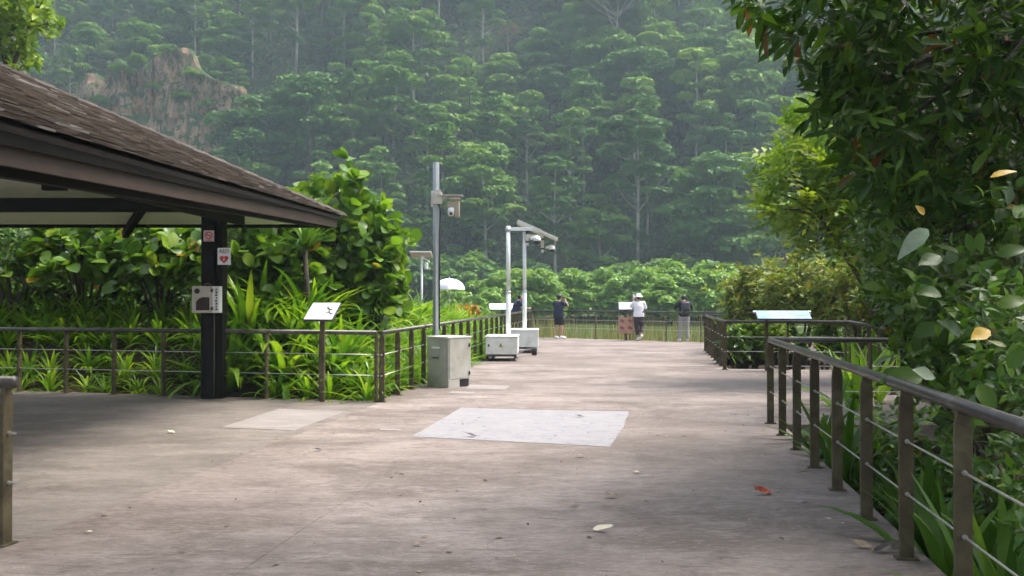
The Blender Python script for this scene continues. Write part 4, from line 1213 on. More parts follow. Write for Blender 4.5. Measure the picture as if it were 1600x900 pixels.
# ================================================================== PEOPLE
def merged(name, bm, mat, parent, voxel, smooth=2):
    me = bpy.data.meshes.new(name); bmesh.ops.recalc_face_normals(bm, faces=bm.faces); bm.to_mesh(me); bm.free()
    tmp = bpy.data.objects.new('tmp', me); col.objects.link(tmp)
    md = tmp.modifiers.new('r', 'REMESH'); md.mode = 'VOXEL'; md.voxel_size = voxel; md.use_smooth_shade = True
    sm_ = tmp.modifiers.new('s', 'SMOOTH'); sm_.factor = 0.5; sm_.iterations = smooth
    dg = bpy.context.evaluated_depsgraph_get()
    out = bpy.data.meshes.new_from_object(tmp.evaluated_get(dg))
    bpy.data.objects.remove(tmp)
    out.name = name; out.shade_smooth(); out.materials.clear(); out.materials.append(mat)
    return link(name, out, parent)
def mirror(p): return Vector((-p[0], p[1], p[2]))
def hand(bm, wrist, d, palm_n, side):
    """palm and five separate curled fingers"""
    d = Vector(d).normalized(); n = Vector(palm_n); n = (n - d * n.dot(d)).normalized(); s = d.cross(n).normalized() * side
    w_ = Vector(wrist)
    loft_pts = [w_, w_ + d * 0.03, w_ + d * 0.085]
    tube(bm, loft_pts, [0.024, 0.034, 0.036], 10)
    for k, (off, ln) in enumerate(((-0.03, 0.068), (-0.010, 0.078), (0.011, 0.072), (0.031, 0.056))):
        b0 = w_ + d * 0.078 + s * off
        b1 = b0 + d * ln * 0.45 + n * ln * 0.12
        b2 = b1 + d * ln * 0.25 + n * ln * 0.32
        b3 = b2 + n * ln * 0.28 - d * ln * 0.05
        tube(bm, [b0 - d * 0.02, b0, b1, b2, b3], [0.012, 0.0115, 0.011, 0.010, 0.008], 7)
    b0 = w_ + d * 0.03 - s * 0.03
    tube(bm, [b0, b0 - s * 0.03 + d * 0.03 + n * 0.01, b0 - s * 0.03 + d * 0.06 + n * 0.025], [0.015, 0.012, 0.009], 7)
def person(label, loc, yaw, J, cloth):
    """J: joints in local space (facing +Y). One continuous body; clothing, hair and things worn are children."""
    root = thing('person', label, 'person', loc, yaw)
    g = lambda k: Vector(J[k])
    bm = bmesh.new()
    pel, che, nek, hed = g('pelvis'), g('chest'), g('neck'), g('head')
    # torso
    mid = pel.lerp(che, 0.45)
    loft(bm, [(pel + Vector((0, 0, -0.09)), 0.13, 0.10), (pel, 0.155, 0.115), (mid, 0.125, 0.095), (che, 0.155, 0.11), (che.lerp(nek, .6), 0.14, 0.085), (nek, 0.06, 0.06)], 16)
    fw = (hed - nek).normalized()
    tube(bm, [che.lerp(nek, .7), nek, hed - Vector((0, 0, 0.05))], [0.07, 0.058, 0.055], 12)
    look = Vector(J.get('look', (0, 1, 0))).normalized()
    sidev = look.cross(Vector((0, 0, 1))).normalized()
    ball(bm, hed + Vector((0, 0, 0.02)), (0.076, 0.094, 0.105), 16, 12)
    ball(bm, hed + look * 0.035 + Vector((0, 0, -0.06)), (0.052, 0.055, 0.055), 12, 8)
    tube(bm, [hed + look * 0.09 + Vector((0, 0, 0.02)), hed + look * 0.115 + Vector((0, 0, -0.018))], [0.010, 0.016], 6)
    for s in (-1, 1): ball(bm, hed + sidev * 0.08 * s + Vector((0, 0, 0.0)), (0.014, 0.02, 0.03), 8, 6)
    for s, c in ((-1, 'l'), (1, 'r')):
        sh, el, wr = g('sh_' + c), g('el_' + c), g('wr_' + c)
        tube(bm, [che.lerp(nek, .45), sh, sh.lerp(el, .4), el, el.lerp(wr, .35), wr], [0.06, 0.058, 0.050, 0.040, 0.042, 0.026], 12)
        hd = Vector(J.get('hd_' + c, (wr - el)))
        hand(bm, wr, hd, J.get('pn_' + c, (0, 0, 1)), s)
        hp, kn, an, to = g('hip_' + c), g('kn_' + c), g('an_' + c), g('to_' + c)
        tube(bm, [hp + Vector((0, 0, .04)), hp.lerp(kn, .3), kn, kn.lerp(an, .3), kn.lerp(an, .8), an], [0.095, 0.088, 0.058, 0.060, 0.038, 0.036], 12)
        tube(bm, [an + Vector((0, 0, -.0)), an.lerp(to, .5) + Vector((0, 0, -0.02)), to], [0.038, 0.038, 0.025], 10)
    merged('body', bm, M['skin'], root, 0.0085)
    for s in (-1, 1):
        e = bmesh.new(); ball(e, hed + look * 0.088 + sidev * 0.03 * s + Vector((0, 0, 0.022)), (0.012, 0.012, 0.009), 8, 6); bm_obj('eye', e, M['ink'], root, True)
    e = bmesh.new(); c0 = hed + look * 0.088 + Vector((0, 0, -0.062)); tube(e, [c0 - sidev * 0.022, c0 + look * 0.006, c0 + sidev * 0.022], [0.004, 0.007, 0.004], 6); bm_obj('mouth', e, M['terradark'], root, True)
    # hair
    e = bmesh.new(); ball(e, hed + Vector((0, 0, 0.035)) - look * 0.012, (0.086, 0.10, 0.10), 14, 10); ball(e, hed - look * 0.045 + Vector((0, 0, -0.02)), (0.07, 0.055, 0.07), 12, 8)
    bmesh.ops.delete(e, geom=[v for v in e.verts if (v.co - hed).dot(look) > 0.05 and v.co.z < hed.z + 0.07], context='VERTS')
    bm_obj('hair', e, M['hair'], root, True)
    # shirt
    e = bmesh.new(); ease = cloth.get('ease', 0.02); hem = cloth.get('hem', -0.06)
    loft(e, [(pel + Vector((0, 0, hem)), 0.175 + ease, 0.13 + ease), (pel + Vector((0, 0, 0.02)), 0.170 + ease, 0.128 + ease), (mid, 0.15 + ease, 0.115 + ease), (che, 0.175 + ease * .7, 0.125 + ease * .6), (che.lerp(nek, .55), 0.17, 0.105), (che.lerp(nek, .85), 0.10, 0.075), (nek + Vector((0, 0, -0.01)), 0.068, 0.066)], 18)
    for c in 'lr':
        sh, el, wr = g('sh_' + c), g('el_' + c), g('wr_' + c)
        k = cloth.get('sleeve', 0.75)
        if k <= 1: tube(e, [che.lerp(nek, .4), sh, sh.lerp(el, .5 * k), sh.lerp(el, k)], [0.075, 0.080, 0.074, 0.072], 12)
        else: tube(e, [che.lerp(nek, .4), sh, sh.lerp(el, .5), el, el.lerp(wr, .5), el.lerp(wr, k - 1)], [0.075, 0.080, 0.070, 0.060, 0.052, 0.044], 12)
    merged('shirt', e, cloth['shirt'], root, 0.011)
    # trousers / shorts
    e = bmesh.new(); k = cloth.get('leg', 1.9)
    loft(e, [(pel + Vector((0, 0, -0.14)), 0.14, 0.12), (pel + Vector((0, 0, -0.05)), 0.178, 0.138), (pel + Vector((0, 0, 0.06)), 0.165, 0.125)], 16)
    for c in 'lr':
        hp, kn, an = g('hip_' + c), g('kn_' + c), g('an_' + c)
        if k <= 1: tube(e, [hp + Vector((0, 0, .05)), hp.lerp(kn, .4), hp.lerp(kn, k)], [0.11, 0.108, 0.10], 12)
        else: tube(e, [hp + Vector((0, 0, .05)), hp.lerp(kn, .35), kn, kn.lerp(an, .4), kn.lerp(an, k - 1)], [0.11, 0.102, 0.080, 0.078, cloth.get('cuff', 0.068)], 12)
    merged('shorts' if k <= 1 else 'trousers', e, cloth['legs'], root, 0.011)
    for c in 'lr':
        an, to = g('an_' + c), g('to_' + c)
        d = (to - an); 
        e = bmesh.new()
        dn = d.normalized(); up = Vector((0, 0, 1)) - dn * dn.z; up.normalize()
        heel = an - dn * 0.06 - up * 0.045
        tube(e, [an + up * 0.01, an - up * 0.03], [0.048, 0.052], 10)
        tube(e, [heel, heel.lerp(to, .35) , heel.lerp(to, .75) , to + dn * 0.03 - up * 0.005], [0.036, 0.046, 0.050, 0.030], 10)
        merged('shoe', e, cloth['shoe'], root, 0.009)
    hat = cloth.get('hat')
    if hat == 'bucket':
        e = bmesh.new(); c0 = hed + Vector((0, 0, 0.03))
        loft(e, [(c0 + Vector((0, 0, -0.015)), 0.155, 0.165), (c0 + Vector((0, 0, -0.008)), 0.155, 0.165), (c0 + Vector((0, 0, 0.035)), 0.105, 0.118), (c0 + Vector((0, 0, 0.10)), 0.09, 0.102), (c0 + Vector((0, 0, 0.118)), 0.06, 0.07)], 20)
        bm_obj('hat', e, M['whitecloth'], root, True)
    elif hat == 'cap':
        e = bmesh.new(); c0 = hed + Vector((0, 0, 0.045))
        loft(e, [(c0, 0.092, 0.105), (c0 + Vector((0, 0, 0.05)), 0.088, 0.10), (c0 + Vector((0, 0, 0.085)), 0.055, 0.065), (c0 + Vector((0, 0, 0.095)), 0.02, 0.02)], 18)
        pk = c0 + look * 0.13 + Vector((0, 0, 0.0)); box(e, pk, (0.14, 0.12, 0.012), rz=math.atan2(-look.x, look.y), bev=0.005)
        bm_obj('cap', e, M['ink'], root, True)
    return root
def stand(**kw):
    J = dict(pelvis=(0, 0, 0.95), chest=(0, 0.0, 1.27), neck=(0, 0.01, 1.45), head=(0, 0.03, 1.58), sh_l=(-.18, 0, 1.39), sh_r=(.18, 0, 1.39),
             el_l=(-.24, .05, 1.12), el_r=(.24, .05, 1.12), wr_l=(-.2, .22, 1.0), wr_r=(.2, .22, 1.0),
             hip_l=(-.09, 0, .90), hip_r=(.09, 0, .90), kn_l=(-.10, .02, .49), kn_r=(.10, .02, .49), an_l=(-.10, -.02, .09), an_r=(.10, -.02, .09), to_l=(-.12, .15, .035), to_r=(.12, .15, .035))
    J.update(kw); return J
def put(px, Y): return (at(px, 464, Y).x, Y, 0)
p2 = person('person in black shirt and black shorts holding a camera up at the far railing', put(873, 34.5), R(-38),
       stand(head=(0, 0.05, 1.57), el_l=(-.30, .12, 1.24), el_r=(.32, .16, 1.25), wr_l=(-.10, .27, 1.46), wr_r=(.12, .29, 1.45), hd_l=(.4, .2, .6), hd_r=(-.4, .2, .6), pn_l=(.6, -.4, 0), pn_r=(-.6, -.4, 0),
             kn_r=(.10, .06, .49), an_r=(.12, .03, .09), to_r=(.17, .20, .035), kn_l=(-.08, .0, .49), an_l=(-.09, -.06, .09), to_l=(-.10, .11, .035)),
       dict(shirt=M['navy'], legs=M['blackcloth'], shoe=M['whitecloth'], sleeve=0.8, leg=0.88, ease=0.045, hem=-0.10, hat='cap'))
p3 = person('person in white bucket hat and white shirt stepping at the far railing', put(998, 32.9), R(4),
       stand(el_l=(-.27, .16, 1.22), wr_l=(-.13, .26, 1.48), hd_l=(.05, .1, 1), pn_l=(.3, 1, 0), el_r=(.27, .08, 1.16), wr_r=(.16, .28, 1.22), hd_r=(-.3, .6, .1),
             kn_l=(-.07, .05, .49), an_l=(-.03, .0, .09), to_l=(-.04, .17, .035), kn_r=(.12, .06, .50), an_r=(.06, -.16, .19), to_r=(.02, -.05, .06)),
       dict(shirt=M['whitecloth'], legs=M['darktrouser'], shoe=M['white'], sleeve=0.95, leg=1.72, ease=0.03, hem=-0.08, hat='bucket', cuff=0.06))
p4 = person('person with black backpack and light grey trousers at the far railing', put(1069, 32.2), R(3),
       stand(head=(0, 0.09, 1.54), look=(0, 1, -.35), el_l=(-.30, .10, 1.20), el_r=(.31, .12, 1.22), wr_l=(-.11, .30, 1.36), wr_r=(.11, .30, 1.38), hd_l=(.3, .3, .5), hd_r=(-.3, .3, .5), pn_l=(.6, -.4, 0), pn_r=(-.6, -.4, 0),
             kn_l=(-.14, .02, .49), an_l=(-.17, -.02, .09), to_l=(-.20, .14, .035), kn_r=(.10, .0, .49), an_r=(.11, -.03, .09), to_r=(.13, .14, .035)),
       dict(shirt=M['blackcloth'], legs=M['greycloth'], shoe=M['white'], sleeve=1.55, leg=1.95, ease=0.025, hem=-0.05, hat='cap', cuff=0.085))
bp = thing('backpack', 'black backpack worn by the person in grey trousers', 'backpack', p4.location, R(3))
bm = bmesh.new(); box(bm, (0, -0.20, 1.19), (0.30, 0.17, 0.46), bev=0.05); bm_obj('pack', bm, M['ink'], bp, True)
bm = bmesh.new(); box(bm, (0, -0.295, 1.10), (0.22, 0.06, 0.22), bev=0.025); bm_obj('pocket', bm, M['blackcloth'], bp, True)
for s in (-1, 1):
    bm = bmesh.new(); tube(bm, [(s * .10, -.14, 1.40), (s * .12, -.02, 1.475), (s * .13, .13, 1.36), (s * .15, .155, 1.15), (s * .14, -.10, 1.0)], 0.018, 8); bm_obj('strap', bm, M['ink'], bp, True)
bm = bmesh.new(); tube(bm, [(-.03, -.2, 1.42), (0, -.2, 1.455), (.03, -.2, 1.42)], 0.008, 6); bm_obj('handle', bm, M['ink'], bp)
p1 = person('stooping person in a navy shirt half hidden by the white mast', put(806, 36.9), R(-70),
       stand(pelvis=(0, -.04, 0.96), chest=(0, .04, 1.29), neck=(0, .12, 1.46), head=(0, .20, 1.57), sh_l=(-.18, .07, 1.41), sh_r=(.18, .07, 1.41), el_l=(-.2, .32, 1.15), el_r=(.2, .32, 1.15), wr_l=(-.15, .5, 1.13), wr_r=(.15, .5, 1.13),
             hip_l=(-.09, -.04, .90), hip_r=(.09, -.04, .90)),
       dict(shirt=M['navy'], legs=M['blackcloth'], shoe=M['ink'], sleeve=0.8, leg=0.9, ease=0.04, hem=-0.10))
for lab, pr, lp in (('small black camera held up by the person in black shorts', p2, (0.01, 0.33, 1.55)), ('pale phone held up by the white-hatted person', p3, (-.12, .30, 1.62)), ('dark phone held by the person with the backpack', p4, (0.0, 0.40, 1.44))):
    q = Vector(pr.location) + Matrix.Rotation(pr.rotation_euler.z, 3, 'Z') @ Vector(lp)
    t = thing('camera' if 'camera' in lab else 'phone', lab, 'camera' if 'camera' in lab else 'phone', q, pr.rotation_euler.z)
    bm = bmesh.new(); box(bm, (0, 0, 0), (0.13, 0.05, 0.085) if 'camera' in lab else (0.075, 0.009, 0.15), bev=0.004); bm_obj('case', bm, M['white'] if 'pale' in lab else M['black'], t)
    bm = bmesh.new(); tube(bm, [(0, 0.02, 0), (0, 0.02 + (0.07 if 'camera' in lab else -0.012), 0)], 0.03 if 'camera' in lab else 0.008, 12); bm_obj('lens', bm, M['ink'], t, True)
# ================================================================== PLANTS
# ---- tall broad-leaved shrubs behind the left bed
def broad_shrub(label, px, Y, top_z, rad, ntw, nparts, kind='round', mat='lf_big', ln=0.29, zmid=None, per=6, cat='shrub', group='broad-leaved shrubs behind the left bed', base_z=None, flat=1.0, name='broadleaf_shrub', **kw):
    x = at(px, 464, Y).x
    bz = Hs(x, Y) if base_z is None else base_z
    root = thing(name, label, cat, (x, Y, bz), 0, group)
    zc = bz + (top_z - bz) * 0.52; rz = (top_z - bz) * 0.48
    T, TD = ellipsoid_twigs(ntw, (x, Y, zc), (rad, rad * flat, rz))
    if kind == 'round':
        k_ = rng.random(len(T)) < 0.16
        c3 = np.array([x, Y, zc]); T[k_] = c3 + (T[k_] - c3) * rng.uniform(1.05, 1.3, (int(k_.sum()), 1))
    P, D, N, S = twig_leaves(T, TD, per, ln, **kw)
    leafy(root, kind, P, D, N, S, M[mat], nparts)
    limbs(root.location, [t - np.array(root.location) for t in T], 0.035, 6, 8, M['bark'], 'stem', parent=root)
    return root
LS = [('tallest big-leaved shrub rising past the roof corner', 522, 18.2, 4.15, 1.35, 150, 200),
      ('leaning big-leaved shrub between tallest shrub and its rounded neighbour', 570, 18.0, 3.5, 0.85, 80, 110),
      ('rounded big-leaved shrub on the right shoulder of the tallest shrub', 586, 17.6, 2.75, 0.62, 80, 130),
      ('big-leaved shrub directly behind the white tilted sign panel', 455, 17.2, 2.75, 1.0, 90, 120),
      ('big-leaved shrub behind the dark pavilion column', 370, 17.4, 3.25, 1.25, 120, 150),
      ('big-leaved shrub seen under the roof just left of the column', 250, 17.6, 3.35, 1.3, 130, 150),
      ('big-leaved shrub under the middle of the roof beam', 135, 17.8, 3.4, 1.3, 130, 150)]
for a in LS: broad_shrub(a[0], a[1], a[2], a[3], a[4], int(a[5] * 1.2) + 30, a[6] + 40, kind='round', spread=(0.6, 1.35), upn=0.45, jit=0.4)
broad_shrub('dark small-leaved bush under the left end of the roof', 22, 18.0, 3.3, 1.15, 700, 150, kind='obov', mat='lf_small', ln=0.11, per=8, upn=0.4)
broad_shrub('dark small-leaved bush at the left frame edge beyond the roof', -80, 18.4, 3.3, 1.2, 400, 0, kind='obov', mat='lf_small', ln=0.13, per=8)
# dark understory behind them
T, TD = ellipsoid_twigs(1500, (-8.6, 20.2, 1.2), (5.2, 1.0, 2.0), inner=0.2)
P, D, N, S = twig_leaves(T, TD, 9, 0.24)
me = mass_mesh('undergrowth', 'ovate', P, D, N, S, M['lf_small']); tag(link('undergrowth', me), 'dark green undergrowth behind the left shrubs', kind='stuff')

# ---- strap-leaf bed
_pand = []
def strap_set(n, ln, kind='strap', lean=0.0):
    spread = R(26) if kind == 'widestrap' else R(58)
    az = np.arange(n) * 2.399 + rng.random(n) * 0.5
    f = np.arange(n) / n                                  # inner (upright) to outer (arching)
    el = R(84) - f * spread + rng.normal(size=n) * 0.09
    D = np.stack([np.cos(az) * np.cos(el), np.sin(az) * np.cos(el), np.sin(el)], 1)
    N = np.stack([-np.cos(az) * np.sin(el), -np.sin(az) * np.sin(el), np.cos(el)], 1)
    S = ln * rng.uniform(0.75, 1.15, n) * (0.85 + 0.3 * f)
    P = np.stack([np.cos(az) * 0.03, np.sin(az) * 0.03, 0.02 + 0.25 * (1 - f) * rng.random(n)], 1)
    return P, D, N, S
def strap_plant(label, p, ln, parts, kind='strap', mat='lf_pandan', n=26, group='strap-leaf plants in the left bed', z=None, name='strap_leaf_plant'):
    z = Hs(p[0], p[1]) if z is None else z
    root = thing(name, None, 'plant', (p[0], p[1], z), rnd.uniform(0, 6.28), group)
    P, D, N, S = strap_set(n, ln, kind)
    if parts: leaf_parts(root, kind, P, D, N, S, M[mat])
    else: link('foliage', mass_mesh('foliage', kind, P, D, N, S, M[mat]), root)
    bm = bmesh.new(); tube(bm, [(0, 0, -0.1), (0, 0, 0.2)], [0.05, 0.03], 6); bm_obj('stem', bm, M['stem'], root)
    reg(root, label, root.location)
    return root
_st = {}
def strap_copy(label, p, ln, n, key):
    """far plants share three foliage meshes"""
    k = (key, rnd.randrange(4))
    if k not in _st:
        P, D, N, S = strap_set(n, 1.0)
        _st[k] = mass_mesh('foliage', 'strap', P, D, N, S, M['lf_pandan'])
    root = thing('strap_leaf_plant', None, 'plant', (p[0], p[1], Hs(p[0], p[1])), rnd.uniform(0, 6.28), 'strap-leaf plants in the left bed')
    o = link('foliage', _st[k], root); o.scale = (ln, ln, ln * rnd.uniform(0.9, 1.15))
    reg(root, label, root.location)
def seg_name(px):
    for lim, s in ((120, 'near the left frame edge'), (230, 'under the roof left of the column'), (335, 'just left of the column'), (430, 'between column and white tilted sign'), (520, 'behind the white tilted sign'), (600, 'at the railing corner'), (690, 'left of the grey cabinet')):
        if px < lim: return s
    return 'behind the side railing right of the grey cabinet'
nx_ = 0
for row, off in enumerate((0.36, 0.95, 1.6, 2.3, 3.05)):
    for k in range(16):
        s_ = 0.2 + k * 0.51 + rnd.uniform(-.15, .15) + (0.3 if row % 2 else 0)
        x = -2.1 - s_; y = 13.69 + 0.235 * s_ + off + rnd.uniform(-.12, .12)
        if off > 0.9 and x > RAIL_L(y) - off * 0.7: continue
        if row == 4 and x < -5.6: continue
        if abs(x + 4.72) < 0.55 and abs(y - 14.2) < 0.6: continue
        lab = ('low front-row strap-leaf plant ', 'second-row strap-leaf plant ', 'third-row strap-leaf plant ', 'back-row strap-leaf plant ', 'tall strap-leaf plant against the shrubs ')[row]
        px, py = proj((x, y, 0.5))
        dark = x < -5.2
        ln = (0.66, 0.82, 0.98, 1.1, 1.2)[row] * rnd.uniform(0.9, 1.12) * (0.7 if dark else 1)
        strap_plant(lab + seg_name(px), (x, y), ln, row < 2 or (row == 2 and x > -5.5), n=(30, 34, 36, 36, 38)[row])
yy = 14.5
i = 0
while yy < 34.5:
    for row, off in enumerate((0.42, 1.05, 1.75, 2.6)):
        y = yy + rnd.uniform(-.2, .2); x = RAIL_L(y) - off * (1.15 if yy < 19 else 1.0) + rnd.uniform(-.12, .12)
        if y < 13.69 + 0.235 * (-2.1 - x) + 0.5: continue
        px, py = proj((x, y, 0.5))
        if yy > 24 and row > 2: continue
        lab = ('side-railing strap-leaf plant in front row ', 'side-railing strap-leaf plant in second row ', 'side-railing strap-leaf plant in third row ', 'strap-leaf plant at the back ')[row] + ('near the corner' if px < 640 else 'behind the camera pole' if px < 720 else 'behind the white trailers' if px > 760 else 'right of the camera pole')
        ln = ((0.88, 1.08, 1.28, 1.4)[row] if yy < 19 else (0.85, 0.92, 1.0, 1.0)[row]) * rnd.uniform(0.9, 1.12) * (1.0 if yy < 24 else 0.85)
        if yy < 17.3 and row < 3: strap_plant(lab, (x, y), ln, True, n=32)
        else: strap_copy(lab, (x, y), ln, 38, row)
    yy += 0.58
# orange-red plants at the back of the bed
for i, px in enumerate((722, 738)):
    Y = 31 + i
    x = at(px, 464, Y).x
    root = thing('red_leaf_plant', None, 'plant', (x, Y, Hs(x, Y)), 0, 'reddish plants behind the strap-leaf bed')
    T, TD = ellipsoid_twigs(26, (x, Y, 0.95), (0.36, 0.36, 0.45))
    P, D, N, S = twig_leaves(T, TD, 7, 0.2)
    if 'lf_or' not in M: M['lf_or'] = leaf_mat('orange_leaf', [(0, (0.20, 0.22, 0.03)), (0.5, (0.42, 0.24, 0.04)), (1, (0.48, 0.13, 0.03))], 0.35, 0.5, 0.3)
    link('foliage', mass_mesh('foliage', 'ovate', P - np.array(root.location), D, N, S, M['lf_or']), root)
    limbs(root.location, [t - np.array(root.location) for t in T], 0.02, 5, 5, M['bark'], 'stem', parent=root)
    reg(root, 'orange-red leaved plant below the white umbrella', root.location)
# spiky palm-like plant among the shrubs
M['lf_climb0'] = leaf_mat('dark_strap_leaf', [(0, (0.035, 0.095, 0.012)), (0.7, (0.075, 0.17, 0.02)), (1, (0.13, 0.24, 0.025))], 0.35, 0.45, 0.35)
x = at(476, 464, 16.3).x
root = thing('screw_pine', 'spiky dark green screw pine in front of the tallest shrub', 'plant', (x, 16.3, Hs(x, 16.3)))
P, D, N, S = strap_set(34, 0.8); P[:, 2] += 1.5
leaf_parts(root, 'strap', P, D, N, S, M['lf_climb0'])
bm = bmesh.new(); tube(bm, [(0, 0, -.1), (0.04, 0, 0.8), (0, 0, 1.6)], [0.07, 0.055, 0.04], 8); bm_obj('trunk', bm, M['bark'], root, True)

# ---- right side: dark overhanging tree with long leaves
def poly_sample(poly, n, y0, y1, ybias=1.0, ok=None):
    xs_ = [p[0] for p in poly]; ys_ = [p[1] for p in poly]
    out = []
    while len(out) < n:
        x = rng.uniform(min(xs_), max(xs_)); y = rng.uniform(min(ys_), max(ys_))
        c_ = False
        for i in range(len(poly)):
            a, b_ = poly[i], poly[i - 1]
            if (a[1] > y) != (b_[1] > y) and x < (b_[0] - a[0]) * (y - a[1]) / (b_[1] - a[1]) + a[0]: c_ = not c_
        if not c_: continue
        Y = y0 + (y1 - y0) * rng.random() ** ybias
        p = at(x, y, Y)
        if ok is not None and not ok(p): continue
        out.append((p.x, p.y, p.z))
    return np.array(out)
clear = lambda mg: (lambda p: p.x > RAIL_R(p.y) + mg or p.z > 2.0)
ov = thing('overhanging_tree', 'dark broad overhanging tree filling the top right, long drooping leaves', 'tree', (5.4, 7.8, Hs(5.4, 7.8)))
edge_poly = [(1150, 0), (1152, 28), (1195, 62), (1232, 110), (1262, 140), (1275, 220), (1310, 270), (1420, 340), (1420, -60), (1150, -60)]
core_poly = [(1300, -120), (1290, 150), (1320, 250), (1400, 320), (1720, 340), (1720, -120)]
T1 = poly_sample(edge_poly, 190, 6.6, 8.6); T2 = poly_sample(core_poly, 900, 6.6, 10.5)
T = np.concatenate([T1, T2])
TD = np.stack([-0.55 + 0.5 * rng.normal(size=len(T)), -0.35 + 0.5 * rng.normal(size=len(T)), 0.15 + 0.4 * rng.normal(size=len(T))], 1)
TD /= np.linalg.norm(TD, axis=1, keepdims=True)
P, D, N, S = twig_leaves(T, TD, 7, 0.225, spread=(0.5, 1.2), along=0.6, upn=0.5, droop=0.5, jit=0.35)
leafy(ov, 'longobov', P, D, N, S, M['lf_dark'], 300)
lt = [t - np.array(ov.location) for t in T]
bm = bmesh.new()
trunk_top = Vector((-0.3, 0.3, 4.6))
tube(bm, [(0, 0, -0.3), (0.1, 0.1, 1.6), (-0.1, 0.2, 3.2), trunk_top], [0.20, 0.16, 0.12, 0.09], 10)
bm_obj('trunk', bm, M['bark'], ov, True)
bm = bmesh.new()
lt2 = [Vector(t) for t in lt]; rnd.shuffle(lt2)
for t in lt2[:26]:
    h = Vector((-0.1, 0.2, rnd.uniform(2.6, 4.6))); q = h.lerp(t, 0.5) + Vector((0, 0, 0.35))
    tube(bm, [h, q, t], [0.05, 0.03, 0.008], 6, cap=False)
for t in lt2[26:220]:
    n_ = min(lt2[:26], key=lambda k: (k - t).length)
    tube(bm, [n_.lerp(Vector((-0.1, 0.2, 4.0)), 0.25), t], [0.012, 0.004], 4, cap=False)
bm_obj('branch', bm, M['bark'], ov, True)
# the crown goes on over the path, above the picture
def over(n, zlo, zhi, xr, yr):
    p = np.stack([rng.uniform(*xr, n), rng.uniform(*yr, n), rng.uniform(zlo, zhi, n)], 1)
    return p[p[:, 2] > 2.3 + 0.36 * np.maximum(p[:, 1], 0)]
T = over(2900, 4.4, 8.0, (-2.6, 8.5), (-8.0, 8.0))
TD = unit(len(T)); P, D, N, S = twig_leaves(T, TD, 7, 0.26, droop=0.3)
f = link('crown', mass_mesh('crown', 'obov', P - np.array(ov.location), D, N, S, M['lf_dark']), ov); f['kind'] = 'stuff'

# dense small-leaved shrub wall behind the right railing
wl = thing('small_leaf_shrub', 'dense dark small-leaved shrub wall rising behind the right railing', 'shrub', (4.6, 9.0, Hs(4.6, 9.0)))
wall_poly = [(1395, 205), (1335, 290), (1325, 400), (1360, 470), (1395, 540), (1450, 600), (1720, 690), (1720, 200)]
T = poly_sample(wall_poly, 2100, 7.2, 10.4, ok=clear(0.40))
TD = np.stack([-0.4 + 0.5 * rng.normal(size=len(T)), -0.5 + 0.4 * rng.normal(size=len(T)), 0.45 + 0.4 * rng.normal(size=len(T))], 1); TD /= np.linalg.norm(TD, axis=1, keepdims=True)
P, D, N, S = twig_leaves(T, TD, 9, 0.092, along=1.2, upn=0.55)
leafy(wl, 'obov', P, D, N, S, M['lf_small'], 300)
limbs(wl.location, [t - np.array(wl.location) for t in T], 0.035, 6, 16, M['bark'], 'stem', parent=wl)

# big round-leaved climber with yellow and pale leaves
cb = thing('broad_leaf_climber', 'climber with large round leaves, one yellow and one whitish, above the right handrail', 'plant', (3.5, 6.4, Hs(3.5, 6.4)))
cp = [(1400, 400), (1392, 500), (1420, 590), (1500, 640), (1700, 700), (1700, 300), (1560, 270)]
T = poly_sample(cp, 46, 5.9, 6.8, ok=clear(0.14))
TD = np.stack([-0.3 + 0.5 * rng.normal(size=len(T)), -0.75 + 0.3 * rng.normal(size=len(T)), 0.35 + 0.4 * rng.normal(size=len(T))], 1); TD /= np.linalg.norm(TD, axis=1, keepdims=True)
P, D, N, S = twig_leaves(T, TD, 4, 0.14, spread=(0.6, 1.3), along=0.9, upn=0.35)
leafy(cb, 'broad', P, D, N, S, M['lf_small'], 300)
M['lf_climb'] = leaf_mat('climber_leaf', [(0, (0.035, 0.085, 0.014)), (0.6, (0.075, 0.16, 0.02)), (1, (0.12, 0.21, 0.03))], 0.4, 0.36, 0.45)
def one_leaf(px, py, Y, ln, d, n, mat, kind='broad', lab=None):
    Y2 = 1.80 / ((px - 800) / F - 0.147) + 0.04
    ln = ln * Y2 / Y
    Y = Y2
    p = at(px, py, Y) - Vector(cb.location)
    k = len(col.objects)
    leaf_parts(cb, kind, np.array([p]), np.array([d]), np.array([n]), np.array([ln]), M[mat])
    o = list(col.objects)[-1]
    if lab: o['label'] = lab
one_leaf(1545, 515, 5.9, 0.17, (-0.8, -0.3, -0.35), (-.2, -.8, .5), 'lf_yellow', lab='yellow round leaf')
one_leaf(1460, 590, 5.9, 0.17, (-0.75, -0.1, 0.25), (.1, -.85, .6), 'lf_white', lab='whitish curled leaf')
one_leaf(1450, 358, 5.9, 0.26, (-0.75, -.1, -0.55), (-.2, -.75, .6), 'lf_white', 'ovate', lab='pale spotted long leaf')
one_leaf(1445, 335, 6.2, 0.09, (-0.5, -.2, 0.5), (0, -.9, .3), 'lf_yellow', lab='small orange leaf')
one_leaf(1590, 268, 6.1, 0.17, (-1, -.1, 0.02), (0, -.6, .8), 'lf_yellow', 'obov')
